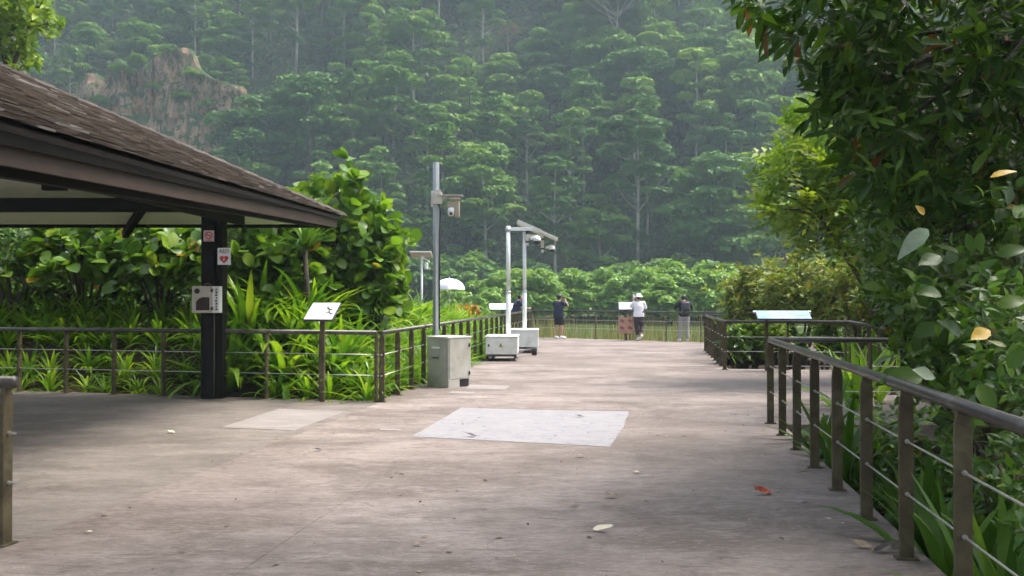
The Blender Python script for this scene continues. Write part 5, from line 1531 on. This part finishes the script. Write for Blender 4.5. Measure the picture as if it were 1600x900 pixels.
for q in ((1440, 610, .27, (-.9, -.2, .1)), (1500, 660, .22, (.2, -.3, -.8)), (1560, 500, .2, (.9, -.2, .5)), (1410, 600, .2, (-.8, -.3, -.2)), (1500, 545, .2, (-.5, -.4, .5)), (1575, 595, .18, (.4, -.3, .7)), (1530, 620, .22, (.1, -.5, -.7)), (1430, 545, .2, (.6, -.3, .4)), (1470, 480, .18, (-.7, -.4, .2)), (1380, 470, .16, (-.8, -.2, .1)), (1470, 420, .2, (-.8, -.3, -.3)), (1560, 420, .19, (.7, -.3, .4))):
    one_leaf(q[0], q[1] - 20, 5.95, q[2], q[3], (rnd.uniform(-.3, .3), -.75, .6), 'lf_climb')
limbs(cb.location, [t - np.array(cb.location) for t in T], 0.010, 5, 6, M['stem'], 'stem', parent=cb)

for lab, poly, y0, y1, kind, ln, mt_, ntw in (('mixed small-leaved shrub pressing against the right handrail', [(1410, 520), (1440, 640), (1520, 760), (1720, 920), (1720, 420), (1500, 420)], 4.3, 6.6, 'ovate', 0.092, 'lf_small', 420),
      ('darker round-leaved shrub between climber and small-leaved shrub wall', [(1375, 440), (1390, 560), (1450, 640), (1720, 720), (1720, 380), (1420, 380)], 6.2, 7.6, 'obov', 0.15, 'lf_climb', 300)):
    c_ = (3.35, 5.4) if kind == 'ovate' else (3.9, 7.2)
    root = thing('leafy_shrub', lab, 'shrub', (c_[0], c_[1], Hs(*c_)))
    T = poly_sample(poly, ntw, y0, y1, ok=lambda p: p.x > RAIL_R(p.y) + 0.28)
    TD = np.stack([-0.4 + 0.5 * rng.normal(size=len(T)), -0.5 + 0.4 * rng.normal(size=len(T)), 0.5 + 0.4 * rng.normal(size=len(T))], 1); TD /= np.linalg.norm(TD, axis=1, keepdims=True)
    P, D, N, S = twig_leaves(T, TD, 6, ln, along=1.0, upn=0.55)
    leafy(root, kind, P, D, N, S, M[mt_], 300)
    limbs(root.location, [t - np.array(root.location) for t in T], 0.012, 5, 8, M['stem'], 'stem', parent=root)
# strap plants behind the right rail
for i, (px, Y, ln, n) in enumerate(((1545, 4.75, 0.95, 16), (1440, 6.4, 0.9, 16), (1360, 8.6, 0.95, 16), (1325, 9.9, 0.9, 16), (1590, 5.6, 1.0, 14))):
    x = RAIL_R(Y) + 0.32 + 0.1 * (i % 2)
    strap_plant('broad strap-leaf plant behind the right railing', (x, Y), ln, True, 'widestrap', 'lf_climb0', n, 'strap-leaf plants behind the right railing', name='broad_strap_plant')
# low plants along the foot of the right rail
for i in range(46):
    Y = 3.2 + i * 0.17 + rnd.uniform(-.1, .1); x = RAIL_R(Y) + 0.38 + rnd.uniform(0, 0.75)
    z = Hs(x, Y)
    root = thing('low_plant', None, 'plant', (x, Y, z), 0, 'low leafy plants at the foot of the right railing')
    hh = rnd.uniform(0.25, 0.6)
    T, TD = ellipsoid_twigs(20, (x, Y, z + hh * 0.55), (0.26, 0.26, hh * 0.55))
    P, D, N, S = twig_leaves(T, TD, 5, rnd.choice((0.09, 0.11, 0.14)), upn=0.6)
    leafy(root, rnd.choice(('ovate', 'obov', 'round')), P, D, N, S, M[rnd.choice(('lf_small', 'lf_small', 'lf_climb', 'lf_dark'))], 40)
    limbs(root.location, [t - np.array(root.location) for t in T], 0.008, 4, 5, M['stem'], 'stem', parent=root)
    reg(root, ('tiny leafy plant' if hh < .37 else 'small leafy plant' if hh < .48 else 'knee-high leafy plant') + ' by the right railing ' + ('near its close end' if Y < 5 else 'along its middle' if Y < 8 else 'toward its far end'), root.location)
# dense undergrowth on the slope of soil behind the right railing
n = 900
Yg = rng.uniform(3.2, 12.0, n); Xg = RAIL_R(Yg) + 0.75 + rng.random(n) * 2.2
T = np.stack([Xg, Yg, H(Xg, Yg) + 0.05 + rng.random(n) ** 1.4 * np.clip((Xg - RAIL_R(Yg)) * 0.75, 0.1, 1.5)], 1)
TD = unit(n) * 0.6 + np.array([[-0.2, -0.2, 0.8]]); TD /= np.linalg.norm(TD, axis=1, keepdims=True)
P, D, N, S = twig_leaves(T, TD, 6, 0.11)
me = mass_mesh('undergrowth', 'ovate', P, D, N, S, M['lf_small']); tag(link('undergrowth', me), 'leafy undergrowth behind the right railing', kind='stuff')
# leaf litter
n = 1500
Yl = rng.uniform(2.5, 11.0, n); Xl = RAIL_R(Yl) + 0.15 + rng.random(n) ** 1.3 * 1.5
Pz = H(Xl, Yl) + 0.02 + rng.random(n) * 0.03
P = np.stack([Xl, Yl, Pz], 1); D = unit(n); D[:, 2] *= 0.3; N = np.tile([[0, 0, 1.0]], (n, 1)) + rng.normal(size=(n, 3)) * 0.35
M['litter'] = leaf_mat('leaf_litter', [(0, (0.05, 0.035, 0.022)), (0.5, (0.15, 0.10, 0.06)), (0.85, (0.30, 0.23, 0.16)), (1, (0.45, 0.40, 0.30))], 0.1, 0.7, 0.2)
me = mass_mesh('leaf_litter', 'ovate', P, D, N, rng.uniform(0.05, 0.11, n), M['litter']); tag(link('leaf_litter', me), 'brown dead leaves on the soil beside the right railing', kind='stuff')
n = 1500
Xl = rng.uniform(-9, -0.5, n); Yl = 13.9 + rng.random(n) * 8
keep = railside(Xl, Yl) > 0.12
Xl, Yl = Xl[keep], Yl[keep]; n = len(Xl)
P = np.stack([Xl, Yl, H(Xl, Yl) + 0.02], 1); D = unit(n); D[:, 2] *= 0.3; N = np.tile([[0, 0, 1.0]], (n, 1)) + rng.normal(size=(n, 3)) * 0.35
me = mass_mesh('leaf_litter', 'ovate', P, D, N, rng.uniform(0.06, 0.14, n), M['litter']); tag(link('leaf_litter', me), 'dead leaves on the soil of the left bed', kind='stuff')

# dark trees further back on the right close the view
for lab, c_, r_, n_, ln in (('dark leafy tree behind the small-leaved shrub wall', (7.6, 12.6, 3.2), (2.8, 1.6, 3.4), 1300, 0.26), ('dark leafy tree at the right edge behind the near shrubs', (11.2, 17.5, 4.5), (3.4, 2.0, 4.8), 1300, 0.32)):
    root = thing('dark_tree', lab, 'tree', (c_[0], c_[1], Hs(c_[0], c_[1])))
    T, TD = ellipsoid_twigs(n_, c_, r_, inner=0.25)
    P, D, N, S = twig_leaves(T, TD, 9, ln)
    f = link('crown', mass_mesh('crown', 'ovate', P - np.array(root.location), D, N, S, M['lf_dark']), root); f['kind'] = 'stuff'
    limbs(root.location, [t - np.array(root.location) for t in T], 0.11, 8, 9, M['bark'], 'trunk', parent=root)
# bright mid tree with pinnate leaves
mt = thing('pinnate_tree', 'bright yellow-green tree with feathery leaves left of the dark tree', 'tree', (7.4, 17.2, Hs(7.4, 17.2)))
mp_ = [(1185, 250), (1196, 300), (1188, 345), (1225, 385), (1290, 380), (1335, 400), (1420, 450), (1480, 330), (1440, 190), (1330, 215), (1240, 195)]
T = poly_sample(mp_, 270, 15.8, 18.4)
TD = np.stack([-0.7 + 0.4 * rng.normal(size=len(T)), -0.3 + 0.5 * rng.normal(size=len(T)), 0.25 + 0.3 * rng.normal(size=len(T))], 1); TD /= np.linalg.norm(TD, axis=1, keepdims=True)
P, D, N, S = twig_leaves(T, TD, 5, 0.56, spread=(0.5, 1.2), along=0.4, upn=0.7, droop=0.15)
leafy(mt, 'pinnate', P, D, N, S, M['lf_mid'], 200)
limbs(mt.location, [t - np.array(mt.location) for t in T], 0.07, 7, 10, M['bark'], 'trunk', parent=mt, hub=0.3)
ct = [(1215, 190), (1225, 165), (1260, 155), (1300, 200), (1290, 225)]
T = poly_sample(ct, 14, 16, 17.5); TD = np.tile([[-0.8, -.2, 0.3]], (14, 1)) + rng.normal(size=(14, 3)) * .3; TD /= np.linalg.norm(TD, axis=1, keepdims=True)
P, D, N, S = twig_leaves(T, TD, 5, 0.4, upn=0.7)
leaf_parts(mt, 'pinnate', P - np.array(mt.location), D, N, S, M['lf_mid'])

# olive shrubs behind the right bay
for lab, px, Y, top, rad, ntw in (('olive yellowish shrub left of the wide blue panel', 1178, 25.5, 2.55, 0.95, 420), ('olive shrub right behind the wide blue panel', 1250, 24.0, 2.75, 1.2, 520), ('olive-brown shrub behind the right end of the bay railing', 1335, 22.5, 2.7, 1.2, 520), ('greenish shrub at the far right end of the right bay', 1405, 20.8, 2.6, 1.1, 420)):
    broad_shrub(lab, px, Y, top, rad, ntw, 60, kind='ovate', mat='lf_olive', ln=0.17, per=7, group='olive shrubs behind the right bay', name='olive_shrub', upn=0.5)
for i, px in enumerate((1150, 1163, 1176, 1205, 1236, 1290, 1330)):
    Y = 21.4 + 0.35 * (i % 3); x = at(px, 464, Y).x; x = max(x, 5.35)
    root = broad_shrub('', px, Y, 0.95 + 0.2 * (i % 2), 0.42, 80, 60, kind='ovate', mat='lf_mid' if i % 2 else 'lf_climb', ln=0.19, per=6, group='leafy bushes just behind the right bay railing', name='leafy_bush')
    reg(root, 'low leafy bush just behind the right bay railing', root.location)
for px, Y in ((1158, 22.8), (1330, 20.6), (1372, 17.2), (1395, 15.6), (1355, 13.8), (1335, 12.8)):
    x = at(px, 464, Y).x
    strap_plant('upright broad strap-leaf plant by the right bay railing', (x, Y), 1.35, True, 'widestrap', 'lf_pandan', 11, 'broad strap-leaf plants at the right bay', name='broad_strap_plant')
# soft mass filling beyond the right bay
T, TD = ellipsoid_twigs(500, (12.5, 27.5, 1.6), (7.0, 2.2, 2.2), inner=0.3)
P, D, N, S = twig_leaves(T, TD, 9, 0.22)
me = mass_mesh('undergrowth', 'ovate', P, D, N, S, M['lf_olive']); tag(link('undergrowth', me), 'olive undergrowth beyond the right bay', kind='stuff')

# bright foliage at the top left corner: tree behind the pavilion
lt_ = thing('yellow_green_tree', 'bright yellow-green tree at the top left corner above the roof', 'tree', (-18.5, 27.5, Hs(-18.5, 27.5)))
tp = [(-120, -60), (60, -60), (75, 10), (96, 40), (60, 60), (40, 72), (70, 95), (20, 112), (-120, 130)]
T = poly_sample(tp, 700, 25.5, 29.5)
TD = np.stack([0.6 + 0.4 * rng.normal(size=len(T)), -0.2 + 0.5 * rng.normal(size=len(T)), 0.35 + 0.3 * rng.normal(size=len(T))], 1); TD /= np.linalg.norm(TD, axis=1, keepdims=True)
P, D, N, S = twig_leaves(T, TD, 7, 0.30, upn=0.7)
leafy(lt_, 'ovate', P, D, N, S, M['lf_mid'], 120)
limbs(lt_.location, [t - np.array(lt_.location) for t in T], 0.14, 8, 9, M['bark'], 'trunk', parent=lt_)

# reeds in the shallow water before the deck
n = 900
Xr = np.concatenate([rng.uniform(-1.0, 9.5, 560), rng.normal(1.3, 0.8, 130), rng.normal(4.9, 1.2, 210)])
Yr = np.maximum(35.5 - (Xr - 0.75) * 0.667, 30.0) + 0.5 + rng.random(n) * 3.5
P = np.stack([Xr, Yr, np.full(n, -0.95)], 1); D = np.stack([rng.normal(size=n) * 0.13, rng.normal(size=n) * 0.1, np.ones(n)], 1); N = np.tile([[0.0, -1, 0.1]], (n, 1)) + rng.normal(size=(n, 3)) * 0.4
me = mass_mesh('reeds', 'reed', P, D, N, rng.uniform(1.2, 2.0, n), M['reed']); tag(link('reeds', me), 'thin pale reeds standing in the water behind the far railing', kind='stuff')

# fallen leaves and litter on the deck
def fallen(label, px, py, ln, az, mat, kind='ovate', tilt=0.2, curl=0.25, cat='leaf', roll=0.0):
    p = gnd(px, py, 0.008)
    root = tag(bpy.data.objects.new('fallen_leaf', None), label, cat); root.location = (p.x, p.y, 0.012); col.objects.link(root)
    gv, gf = blade([0, 0.1, 0.25, 0.45, 0.65, 0.85, 1.0], [0.02, 0.12, 0.20, 0.24, 0.19, 0.10, 0.01], -curl, 0.35 if tilt else 0.1, 0.03)
    gv = gv - np.array([0, 0.5, 0]); gv *= ln
    ca_, sa_ = math.cos(roll), math.sin(roll)
    gv = np.stack([gv[:, 0] * ca_ - gv[:, 2] * sa_, gv[:, 1], gv[:, 0] * sa_ + gv[:, 2] * ca_], 1)
    gv[:, 2] -= gv[:, 2].min() - 0.002
    me = bpy.data.meshes.new('blade'); me.from_pydata([tuple(q) for q in gv], [], gf); me.shade_smooth()
    o = link('blade', me, root, mat); o.rotation_euler = (0, 0, az)
    bm = bmesh.new(); tube(bm, [(0, -0.5 * ln, 0.006), (0.02 * ln, -0.62 * ln, 0.004), (0.05 * ln, -0.75 * ln, 0.003)], 0.0016 + ln * 0.006, 5)
    s_ = bm_obj('stalk', bm, M['lf_dry'], root); s_.rotation_euler = (0, 0, az)
fallen('orange-red curled fallen leaf on the deck near the right railing', 1190, 770, 0.17, R(82), M['lf_red'], curl=0.35, roll=R(24))
fallen('large cream fallen leaf in the lower middle of the deck', 942, 828, 0.14, R(-95), M['lf_cream'], roll=R(-18))
fallen('dead pale-edged folded leaf by the nearest right railing posts', 1345, 853, 0.13, R(60), M['lf_dry'], curl=0.3, roll=R(20))
fallen('dark dead curled leaf touching the foot of a right railing post', 1378, 860, 0.13, R(-75), M['lf_dryd'], curl=0.5)
fallen('second dark dead leaf right at the deck edge under the right railing', 1400, 853, 0.12, R(-60), M['lf_dryd'], curl=0.3)
fallen('small yellowish fallen leaf on the shaded pavilion floor', 268, 676, 0.12, R(70), M['lf_cream'])
fallen('white petal-like leaf at the lower left of the deck', 141, 831, 0.05, R(85), M['lf_cream'], curl=0.1)
fallen('dark flat leaf left of the faded rectangle', 496, 703, 0.11, R(85), M['lf_dryd'], curl=0.1)
fallen('dark leaf on the near left part of the faded rectangle', 736, 681.5, 0.14, R(88), M['lf_dryd'], curl=0.3)
fallen('thin grey-blue leaf on the far edge of the faded rectangle', 905, 651, 0.12, R(86), M['lf_dryd'], curl=0.2)
fallen('pale dry leaf below the faded rectangle', 906, 713, 0.09, R(75), M['lf_dry'])
fallen('pale dry leaf right of centre on the deck', 994, 738, 0.08, R(80), M['lf_cream'], curl=0.1)
fallen('crumpled pale dry leaf in the middle of the deck', 955, 776, 0.11, R(96), M['lf_dry'], curl=0.4)
fallen('small dry leaf left of the crumpled one on the deck', 896, 789, 0.08, R(100), M['lf_dry'])
fallen('tiny blackish leaf right of the crumpled one', 1009, 785, 0.055, R(85), M['lf_dryd'], curl=0.3)
fallen('pale dry leaf beside the third right railing post', 1253, 734, 0.11, R(80), M['lf_dry'])
fallen('white scrap at the foot of the far right posts', 1228, 681, 0.07, R(85), M['lf_cream'], curl=0.1)
fallen('white petal above the dead leaves by the right railing', 1293, 811, 0.05, R(65), M['lf_cream'], curl=0.1)
fallen('smaller white petal above the dead leaves by the right railing', 1316, 818, 0.035, R(110), M['lf_cream'], curl=0.1)
fallen('pale leaf at the bottom edge left of centre', 652, 850, 0.06, R(80), M['lf_dry'], curl=0.1)
# crumbs of dry litter
n = 520
Xl = rng.uniform(-3, 3.2, n); Yl = rng.uniform(4.5, 13, n); k = Xl < RAIL_R(Yl) - 0.05
Xl, Yl = Xl[k], Yl[k]; n = len(Xl)
P = np.stack([Xl, Yl, np.full(n, 0.008)], 1); D = unit(n); D[:, 2] *= 0.1; N = np.tile([[0, 0, 1.0]], (n, 1)) + rng.normal(size=(n, 3)) * 0.2
me = mass_mesh('litter_crumbs', 'ovate', P, D, N, 0.01 + 0.05 * rng.random(n) ** 3, M['litter']); tag(link('litter_crumbs', me), 'tiny dry leaf crumbs scattered over the concrete deck', kind='stuff')
# ================================================================== FOREST
rnd.seed(2024)
rng = np.random.default_rng(77)
def crown_mesh(name, clumps, leaf, mat, per_area=2.2, up=0.9):
    """clumps: (centre, rx, ry, rz). Leaf cards on the shells of flattened clumps."""
    Ps, Ds, Ns, Vs, Ss = [], [], [], [], []
    for c_, rx, ry, rz in clumps:
        n = int(per_area * 4 * math.pi * ((rx + ry) / 2 * (rx + ry + rz) / 3) / (leaf * leaf) * 1.5)
        u = unit(n); u[:, 2] = np.where((u[:, 2] < -0.1) & (rng.random(n) < 0.72), -u[:, 2], u[:, 2])
        rad = rng.uniform(0.72, 1.05, n)[:, None]
        Ps.append(np.array(c_) + u * np.array([rx, ry, rz]) * rad)
        N = u * np.array([0.6, 0.6, 0.7]) + np.array([0, 0, up]) * np.where(u[:, 2:] > -0.2, 1, 0.2) + rng.normal(size=u.shape) * 0.17
        D = unit(n); D[:, 2] *= 0.5
        Ns.append(N); Ds.append(D)
        Vs.append(np.clip(0.6 * rng.random() + 0.4 * rng.random(n), 0, 1)); Ss.append(leaf * rng.uniform(0.6, 1.3, n))
    return mass_mesh(name, 'card', np.concatenate(Ps), np.concatenate(Ds), np.concatenate(Ns), np.concatenate(Ss), mat, np.concatenate(Vs))
def trunk_mesh(name, h, r, clumps, mat, lean=0.3, nl=7):
    bm = bmesh.new()
    x0 = [0, rnd.uniform(-lean, lean), rnd.uniform(-lean, lean), rnd.uniform(-lean, lean) * 1.5]
    pts = [(x0[k], x0[k] * 0.5, z) for k, z in enumerate((-1.0, h * 0.35, h * 0.7, h))]
    tube(bm, pts, [r, r * 0.78, r * 0.55, r * 0.25], 7)
    for c_, rx, ry, rz in clumps[:nl]:
        hz = max(h * 0.45, c_[2] - abs(c_[0]) * 0.7 - 0.8); hz = min(hz, h * 0.95)
        q = Vector((0, 0, hz)).lerp(Vector(c_), 0.55) + Vector((0, 0, -0.25))
        tube(bm, [(0, 0, hz), q, c_], [r * 0.4, r * 0.28, r * 0.1], 5, cap=False)
    me = bpy.data.meshes.new(name); bm.to_mesh(me); bm.free(); me.shade_smooth(); me.materials.append(mat)
    return me
def dome(h, hb, rw, n, layer=True):
    out = []
    for i in range(n):
        f = (i + 0.5) / n
        z = hb + (h - hb) * f
        env = math.sin(min(1.0, (f * 0.72 + 0.24)) * math.pi) ** 0.55
        a = i * 2.4 + rnd.uniform(-.4, .4)
        rr = rw * env * rnd.uniform(0.45, 0.85)
        s_ = rnd.uniform(0.30, 0.54) * rw
        out.append(((math.cos(a) * rr, math.sin(a) * rr, z + rnd.uniform(-.8, .8)), s_, s_ * rnd.uniform(.7, 1.2), s_ * rnd.uniform(0.28, 0.55)))
    return out
PROTO = {}
def proto(kind, variants):
    PROTO[kind] = variants
V = []
for k in range(4):
    h = rnd.uniform(13, 16); cl = dome(h, 5.0, rnd.uniform(5.0, 6.4), 19)
    V.append((crown_mesh('crown', cl, 0.72, M['lf_forest']), trunk_mesh('trunk', h * .9, 0.25, cl, M['bark'])))
proto('round', V)
V = []
for k in range(4):
    h = rnd.uniform(19, 23); cl = dome(h, h * rnd.uniform(.5, .6), rnd.uniform(3.8, 5.0), 14)
    cl += [((rnd.uniform(-1.2, 1.2), rnd.uniform(-1, 1), h * rnd.uniform(.30, .5)), 1.0, 1.0, 0.6) for _ in range(3)]
    V.append((crown_mesh('crown', cl, 0.68, M['lf_forest']), trunk_mesh('trunk', h * .95, 0.24, cl, M['palebark'], 0.4)))
proto('slender', V)
V = []
for k in range(3):
    h = rnd.uniform(16, 18)
    cl = []
    for i in range(26):
        a = i * 2.4; rr = 6.6 * math.sqrt((i + 0.5) / 26)
        cl.append(((math.cos(a) * rr, math.sin(a) * rr, h - 0.045 * rr * rr + rnd.uniform(-1.6, .8)), rnd.uniform(1.2, 2.1), rnd.uniform(1.2, 2.1), rnd.uniform(.35, .7)))
    V.append((crown_mesh('crown', cl, 0.6, M['lf_forest_pale']), trunk_mesh('trunk', h * .72, 0.3, cl[10:], M['palebark'], 0.3, 12)))
proto('umbrella', V)
V = []
for k in range(3):
    h = rnd.uniform(17, 21); cl = dome(h, 1.5, rnd.uniform(2.9, 3.5), 22)
    V.append((crown_mesh('crown', cl, 0.68, M['lf_forest']), trunk_mesh('trunk', h * .9, 0.28, cl, M['bark'])))
proto('column', V)
V = []
for k in range(2):
    h = rnd.uniform(12, 14); cl = dome(h, 5, rnd.uniform(3.6, 4.4), 14)
    V.append((crown_mesh('crown', cl, 0.7, M['lf_forest_pale']), trunk_mesh('trunk', h * .9, 0.22, cl, M['palebark'])))
proto('pale', V)
V = []
for k in range(2):
    h = rnd.uniform(9, 11); cl = dome(h, 5, 3.0, 8)
    V.append((crown_mesh('crown', cl, 0.42, M['lf_forest_red'], 0.9), trunk_mesh('trunk', h * .9, 0.18, cl, M['palebark'])))
proto('rusty', V)
V = []
for k in range(3):
    cl = []
    for i in range(13):
        a = i * 2.4; rr = 2.6 * math.sqrt((i + 0.3) / 13)
        cl.append(((math.cos(a) * rr, math.sin(a) * rr, 3.4 - 0.26 * rr * rr + rnd.uniform(-.3, .4)), rnd.uniform(.85, 1.2), rnd.uniform(.85, 1.2), rnd.uniform(.6, .85)))
    V.append((crown_mesh('foliage', cl, 0.42, M['lf_forest']), trunk_mesh('stem', 2.6, 0.08, cl, M['bark'])))
proto('foot', V)
V = []
for k in range(4):
    cl = []
    for i in range(22):
        a = i * 2.4; rr = 3.0 * math.sqrt((i + 0.3) / 22)
        cl.append(((math.cos(a) * rr, math.sin(a) * rr * .8, 4.0 - 0.30 * rr * rr + rnd.uniform(-.45, .45)), rnd.uniform(.6, 1.0), rnd.uniform(.6, 1.0), rnd.uniform(.5, .8)))
        if i > 8: cl.append(((math.cos(a) * rr, math.sin(a) * rr * .8, 1.6 + rnd.uniform(-.6, .6)), rnd.uniform(.6, 1.0), rnd.uniform(.6, 1.0), rnd.uniform(.5, .8)))
    V.append((crown_mesh('foliage', cl, 0.44, M['lf_bush'], 2.0), trunk_mesh('stem', 3.0, 0.09, cl, M['bark'])))
proto('bush', V)
def place_tree(kind, x, y, s, name, cat, group, label=None, z=None, v=None, rot=None, sz=None):
    z = Hs(x, y) if z is None else z
    root = thing(name, label, cat, (x, y, z), rnd.uniform(0, 6.28) if rot is None else rot, group)
    root.scale = (s, s, sz or s * rnd.uniform(0.9, 1.12))
    cm, tm = PROTO[kind][rnd.randrange(len(PROTO[kind])) if v is None else v]
    link(cm.name.split('.')[0], cm, root); link(tm.name.split('.')[0], tm, root)
    if label is None: pass
    return root
KL = {'round': ('broadleaf_tree', 'round-crowned tree'), 'slender': ('slender_tree', 'tall pale-trunked tree'), 'umbrella': ('umbrella_tree', 'flat spreading tree'), 'column': ('column_tree', 'vine-draped columnar tree'), 'pale': ('light_tree', 'lighter green tree'), 'rusty': ('rusty_tree', 'rusty brown thin tree')}
placed = []
def far_tree(kind, x, y, s, **kw):
    z = Hs(x, y)
    nm, lb = KL[kind]
    hgt = {'round': 12, 'slender': 17, 'umbrella': 15, 'column': 12, 'pale': 10, 'rusty': 8}[kind] * s
    px, py = proj((x, y, z + hgt * 0.8))
    row = 'high up ' if py < 60 else 'on the upper slope ' if py < 140 else 'midway up ' if py < 230 else 'on the lower slope ' if py < 320 else 'at slope foot '
    r = place_tree(kind, x, y, s, nm, 'tree', 'forest trees on the hillside', **kw)
    reg(r, lb + ' ' + row + landmark(px), (x, y, z + hgt))
    placed.append((x, y))
def far_px(kind, px, py_base, Y, s, **kw): far_tree(kind, at(px, 464, Y).x, Y, s, **kw)
# the trees that stand out in the photograph
for px, Y, s in ((1010, 140, 1.02), (893, 143, 1.0), (912, 150, .95), (992, 150, 1.0), (668, 150, .95), (866, 136, .72), (1135, 142, .85), (660, 190, 1.0), (553, 205, 1.05), (497, 205, 1.0), (1090, 152, 1.05), (770, 146, 1.0)):
    far_px('slender', px, 0, Y, s)
for px, Y, s in ((965, 180, 1.5), (1240, 172, 1.0), (640, 214, 1.15), (1170, 205, 1.1), (760, 205, .9)): far_px('umbrella', px, 0, Y, s)
for px, Y, s in ((1098, 146, 1.0), (735, 160, 1.0), (545, 158, 1.0), (860, 168, 1.0)): far_px('column', px, 0, Y, s)
for px, Y, s in ((848, 172, .8), (430, 208, .8), (1055, 200, .7), (795, 192, .8)): far_px('rusty', px, 0, Y, s)
yy = 128.0
while yy < 243:
    half = 0.571 * yy + 7
    xx = -half + rnd.uniform(0, 6)
    while xx < half:
        x = xx + rnd.uniform(-2.4, 2.4); y = yy + rnd.uniform(-2.8, 2.8)
        xx += rnd.uniform(6.9, 9.0)
        px, _ = proj((x, y, 0))
        if px > 1590: continue
        if min([(a - x) ** 2 + (c_ - y) ** 2 for a, c_ in placed] or [99]) < 30: continue
        z = Hs(x, y)
        if z < -0.3: continue
        if -75 < x < -47 and 135 < y < 166: continue
        if -98 < x < -86 and 137 < y < 168: continue
        pyb = proj((x, y, z))[1]
        if pyb < -60: continue
        r_ = rnd.random()
        kind = 'round' if r_ < .36 else 'slender' if r_ < .57 else 'column' if r_ < .71 else 'pale' if r_ < .955 else 'umbrella' if r_ < .99 or px > 700 and y < 170 else 'rusty'
        far_tree(kind, x, y, rnd.uniform(0.85, 1.38) * (0.72 if px < 450 else 1.0))
    yy += 8.4
print('FOREST', len(placed))
for x_, y_, s_ in ((-45.0, 150.5, 1.25), (-48.5, 147.5, 0.8), (-44.0, 146.0, 0.9)): far_tree('round', x_, y_, s_)
# shrubs hugging the cliff
for x in np.arange(-104, -42, 4.6):
    for y in (150, 156):
        x_, y_ = x + rnd.uniform(-1.5, 1.5), y + rnd.uniform(-2, 2)
        r = place_tree('foot', x_, y_, rnd.uniform(0.7, 1.15), 'cliff_shrub', 'shrub', 'shrubs at the foot of the rock cliff')
        reg(r, 'bushy shrub at the cliff foot ' + ('in front' if y < 153 else 'behind'), (x_, y_, 20))
for i in range(22):
    x_ = -75 + (i % 11) * 2.6 + rnd.uniform(-.6, .6); zz = rnd.uniform(20, 33) if i < 11 else rnd.uniform(33, 46)
    r = place_tree('foot', x_, 151.5 + 0.07 * (zz - 18), rnd.uniform(.35, .75), 'cliff_shrub', 'shrub', 'shrubs clinging to the rock cliff', z=zz - 1)
    reg(r, 'small shrub clinging to the rock cliff ' + ('low down' if zz < 33 else 'near its top'), (x_, 157, zz))
# understory on the slope
n = 90000
Xu = rng.uniform(-145, 145, n); Yu = rng.uniform(119, 250, n)
k = (np.abs(Xu) < 0.575 * Yu + 5) & (Xu < 0.6 * Yu)
Xu, Yu = Xu[k], Yu[k]; n = len(Xu)
P = np.stack([Xu, Yu, H(Xu, Yu) + rng.random(n) ** 1.3 * 4.0], 1)
me = mass_mesh('slope_undergrowth', 'card', P, unit(n), np.tile([[0, -.35, 1.0]], (n, 1)) + rng.normal(size=(n, 3)) * .5, rng.uniform(.6, 1.5, n), M['lf_under'])
tag(link('slope_undergrowth', me), 'dark undergrowth between the trees on the slope', kind='stuff')
# bushes at the foot of the slope and on the bank
for i in range(40):
    x = -52 + i * 3.9 + rnd.uniform(-1, 1); y = 121 + rnd.uniform(-3, 4)
    px, py = proj((x, y, 0))
    if px > 1500: continue
    r = place_tree('foot', x, y, rnd.uniform(1.1, 1.9), 'bank_bush', 'bush', 'dark bushes on the far bank', z=max(Hs(x, y), -0.8))
    reg(r, 'dark bush on the far bank ' + landmark(px), (x, y, 0))
# bright bushes on the lake islet
for i in range(20):
    x = -9 + i * 1.95 + rnd.uniform(-.5, .5); y = 78 + rnd.uniform(-3.5, 6)
    px, py = proj((x, y, 0))
    if px > 1300 or px < 690: continue
    s = rnd.uniform(0.92, 1.12) * (0.82 if px < 790 else 1)
    r = place_tree('bush', x, y, s, 'lakeside_bush', 'bush', 'bright green bushes across the water', z=-0.75)
    reg(r, 'bright green bush across the water ' + landmark(px), (x, y, 0))
for px, Y, s in ((768, 70, .62), (738, 66, .5)):
    x = at(px, 464, Y).x
    r = place_tree('bush', x, Y, s, 'lakeside_bush', 'bush', 'bright green bushes across the water', z=-0.7)
    reg(r, 'small low bush across the water behind the left railing', (x, Y, 0))
# ================================================================== HAZE, LABELS
finish_labels()
bm = bmesh.new(); box(bm, (0, 150, 72), (700, 500, 158))
hz = bpy.data.meshes.new('haze'); bm.to_mesh(hz); bm.free()
hzm = bpy.data.materials.new('haze'); hzm.use_nodes = True
t_ = hzm.node_tree; t_.nodes.clear()
ou = t_.nodes.new('ShaderNodeOutputMaterial'); pv = t_.nodes.new('ShaderNodeVolumePrincipled')
pv.inputs['Color'].default_value = (0.70, 0.87, 1.0, 1); pv.inputs['Density'].default_value = 0.0006; pv.inputs['Anisotropy'].default_value = 0.2
t_.links.new(pv.outputs[0], ou.inputs['Volume'])
o = link('haze', hz, None, hzm); tag(o, 'pale humid haze over the hillside', kind='stuff')
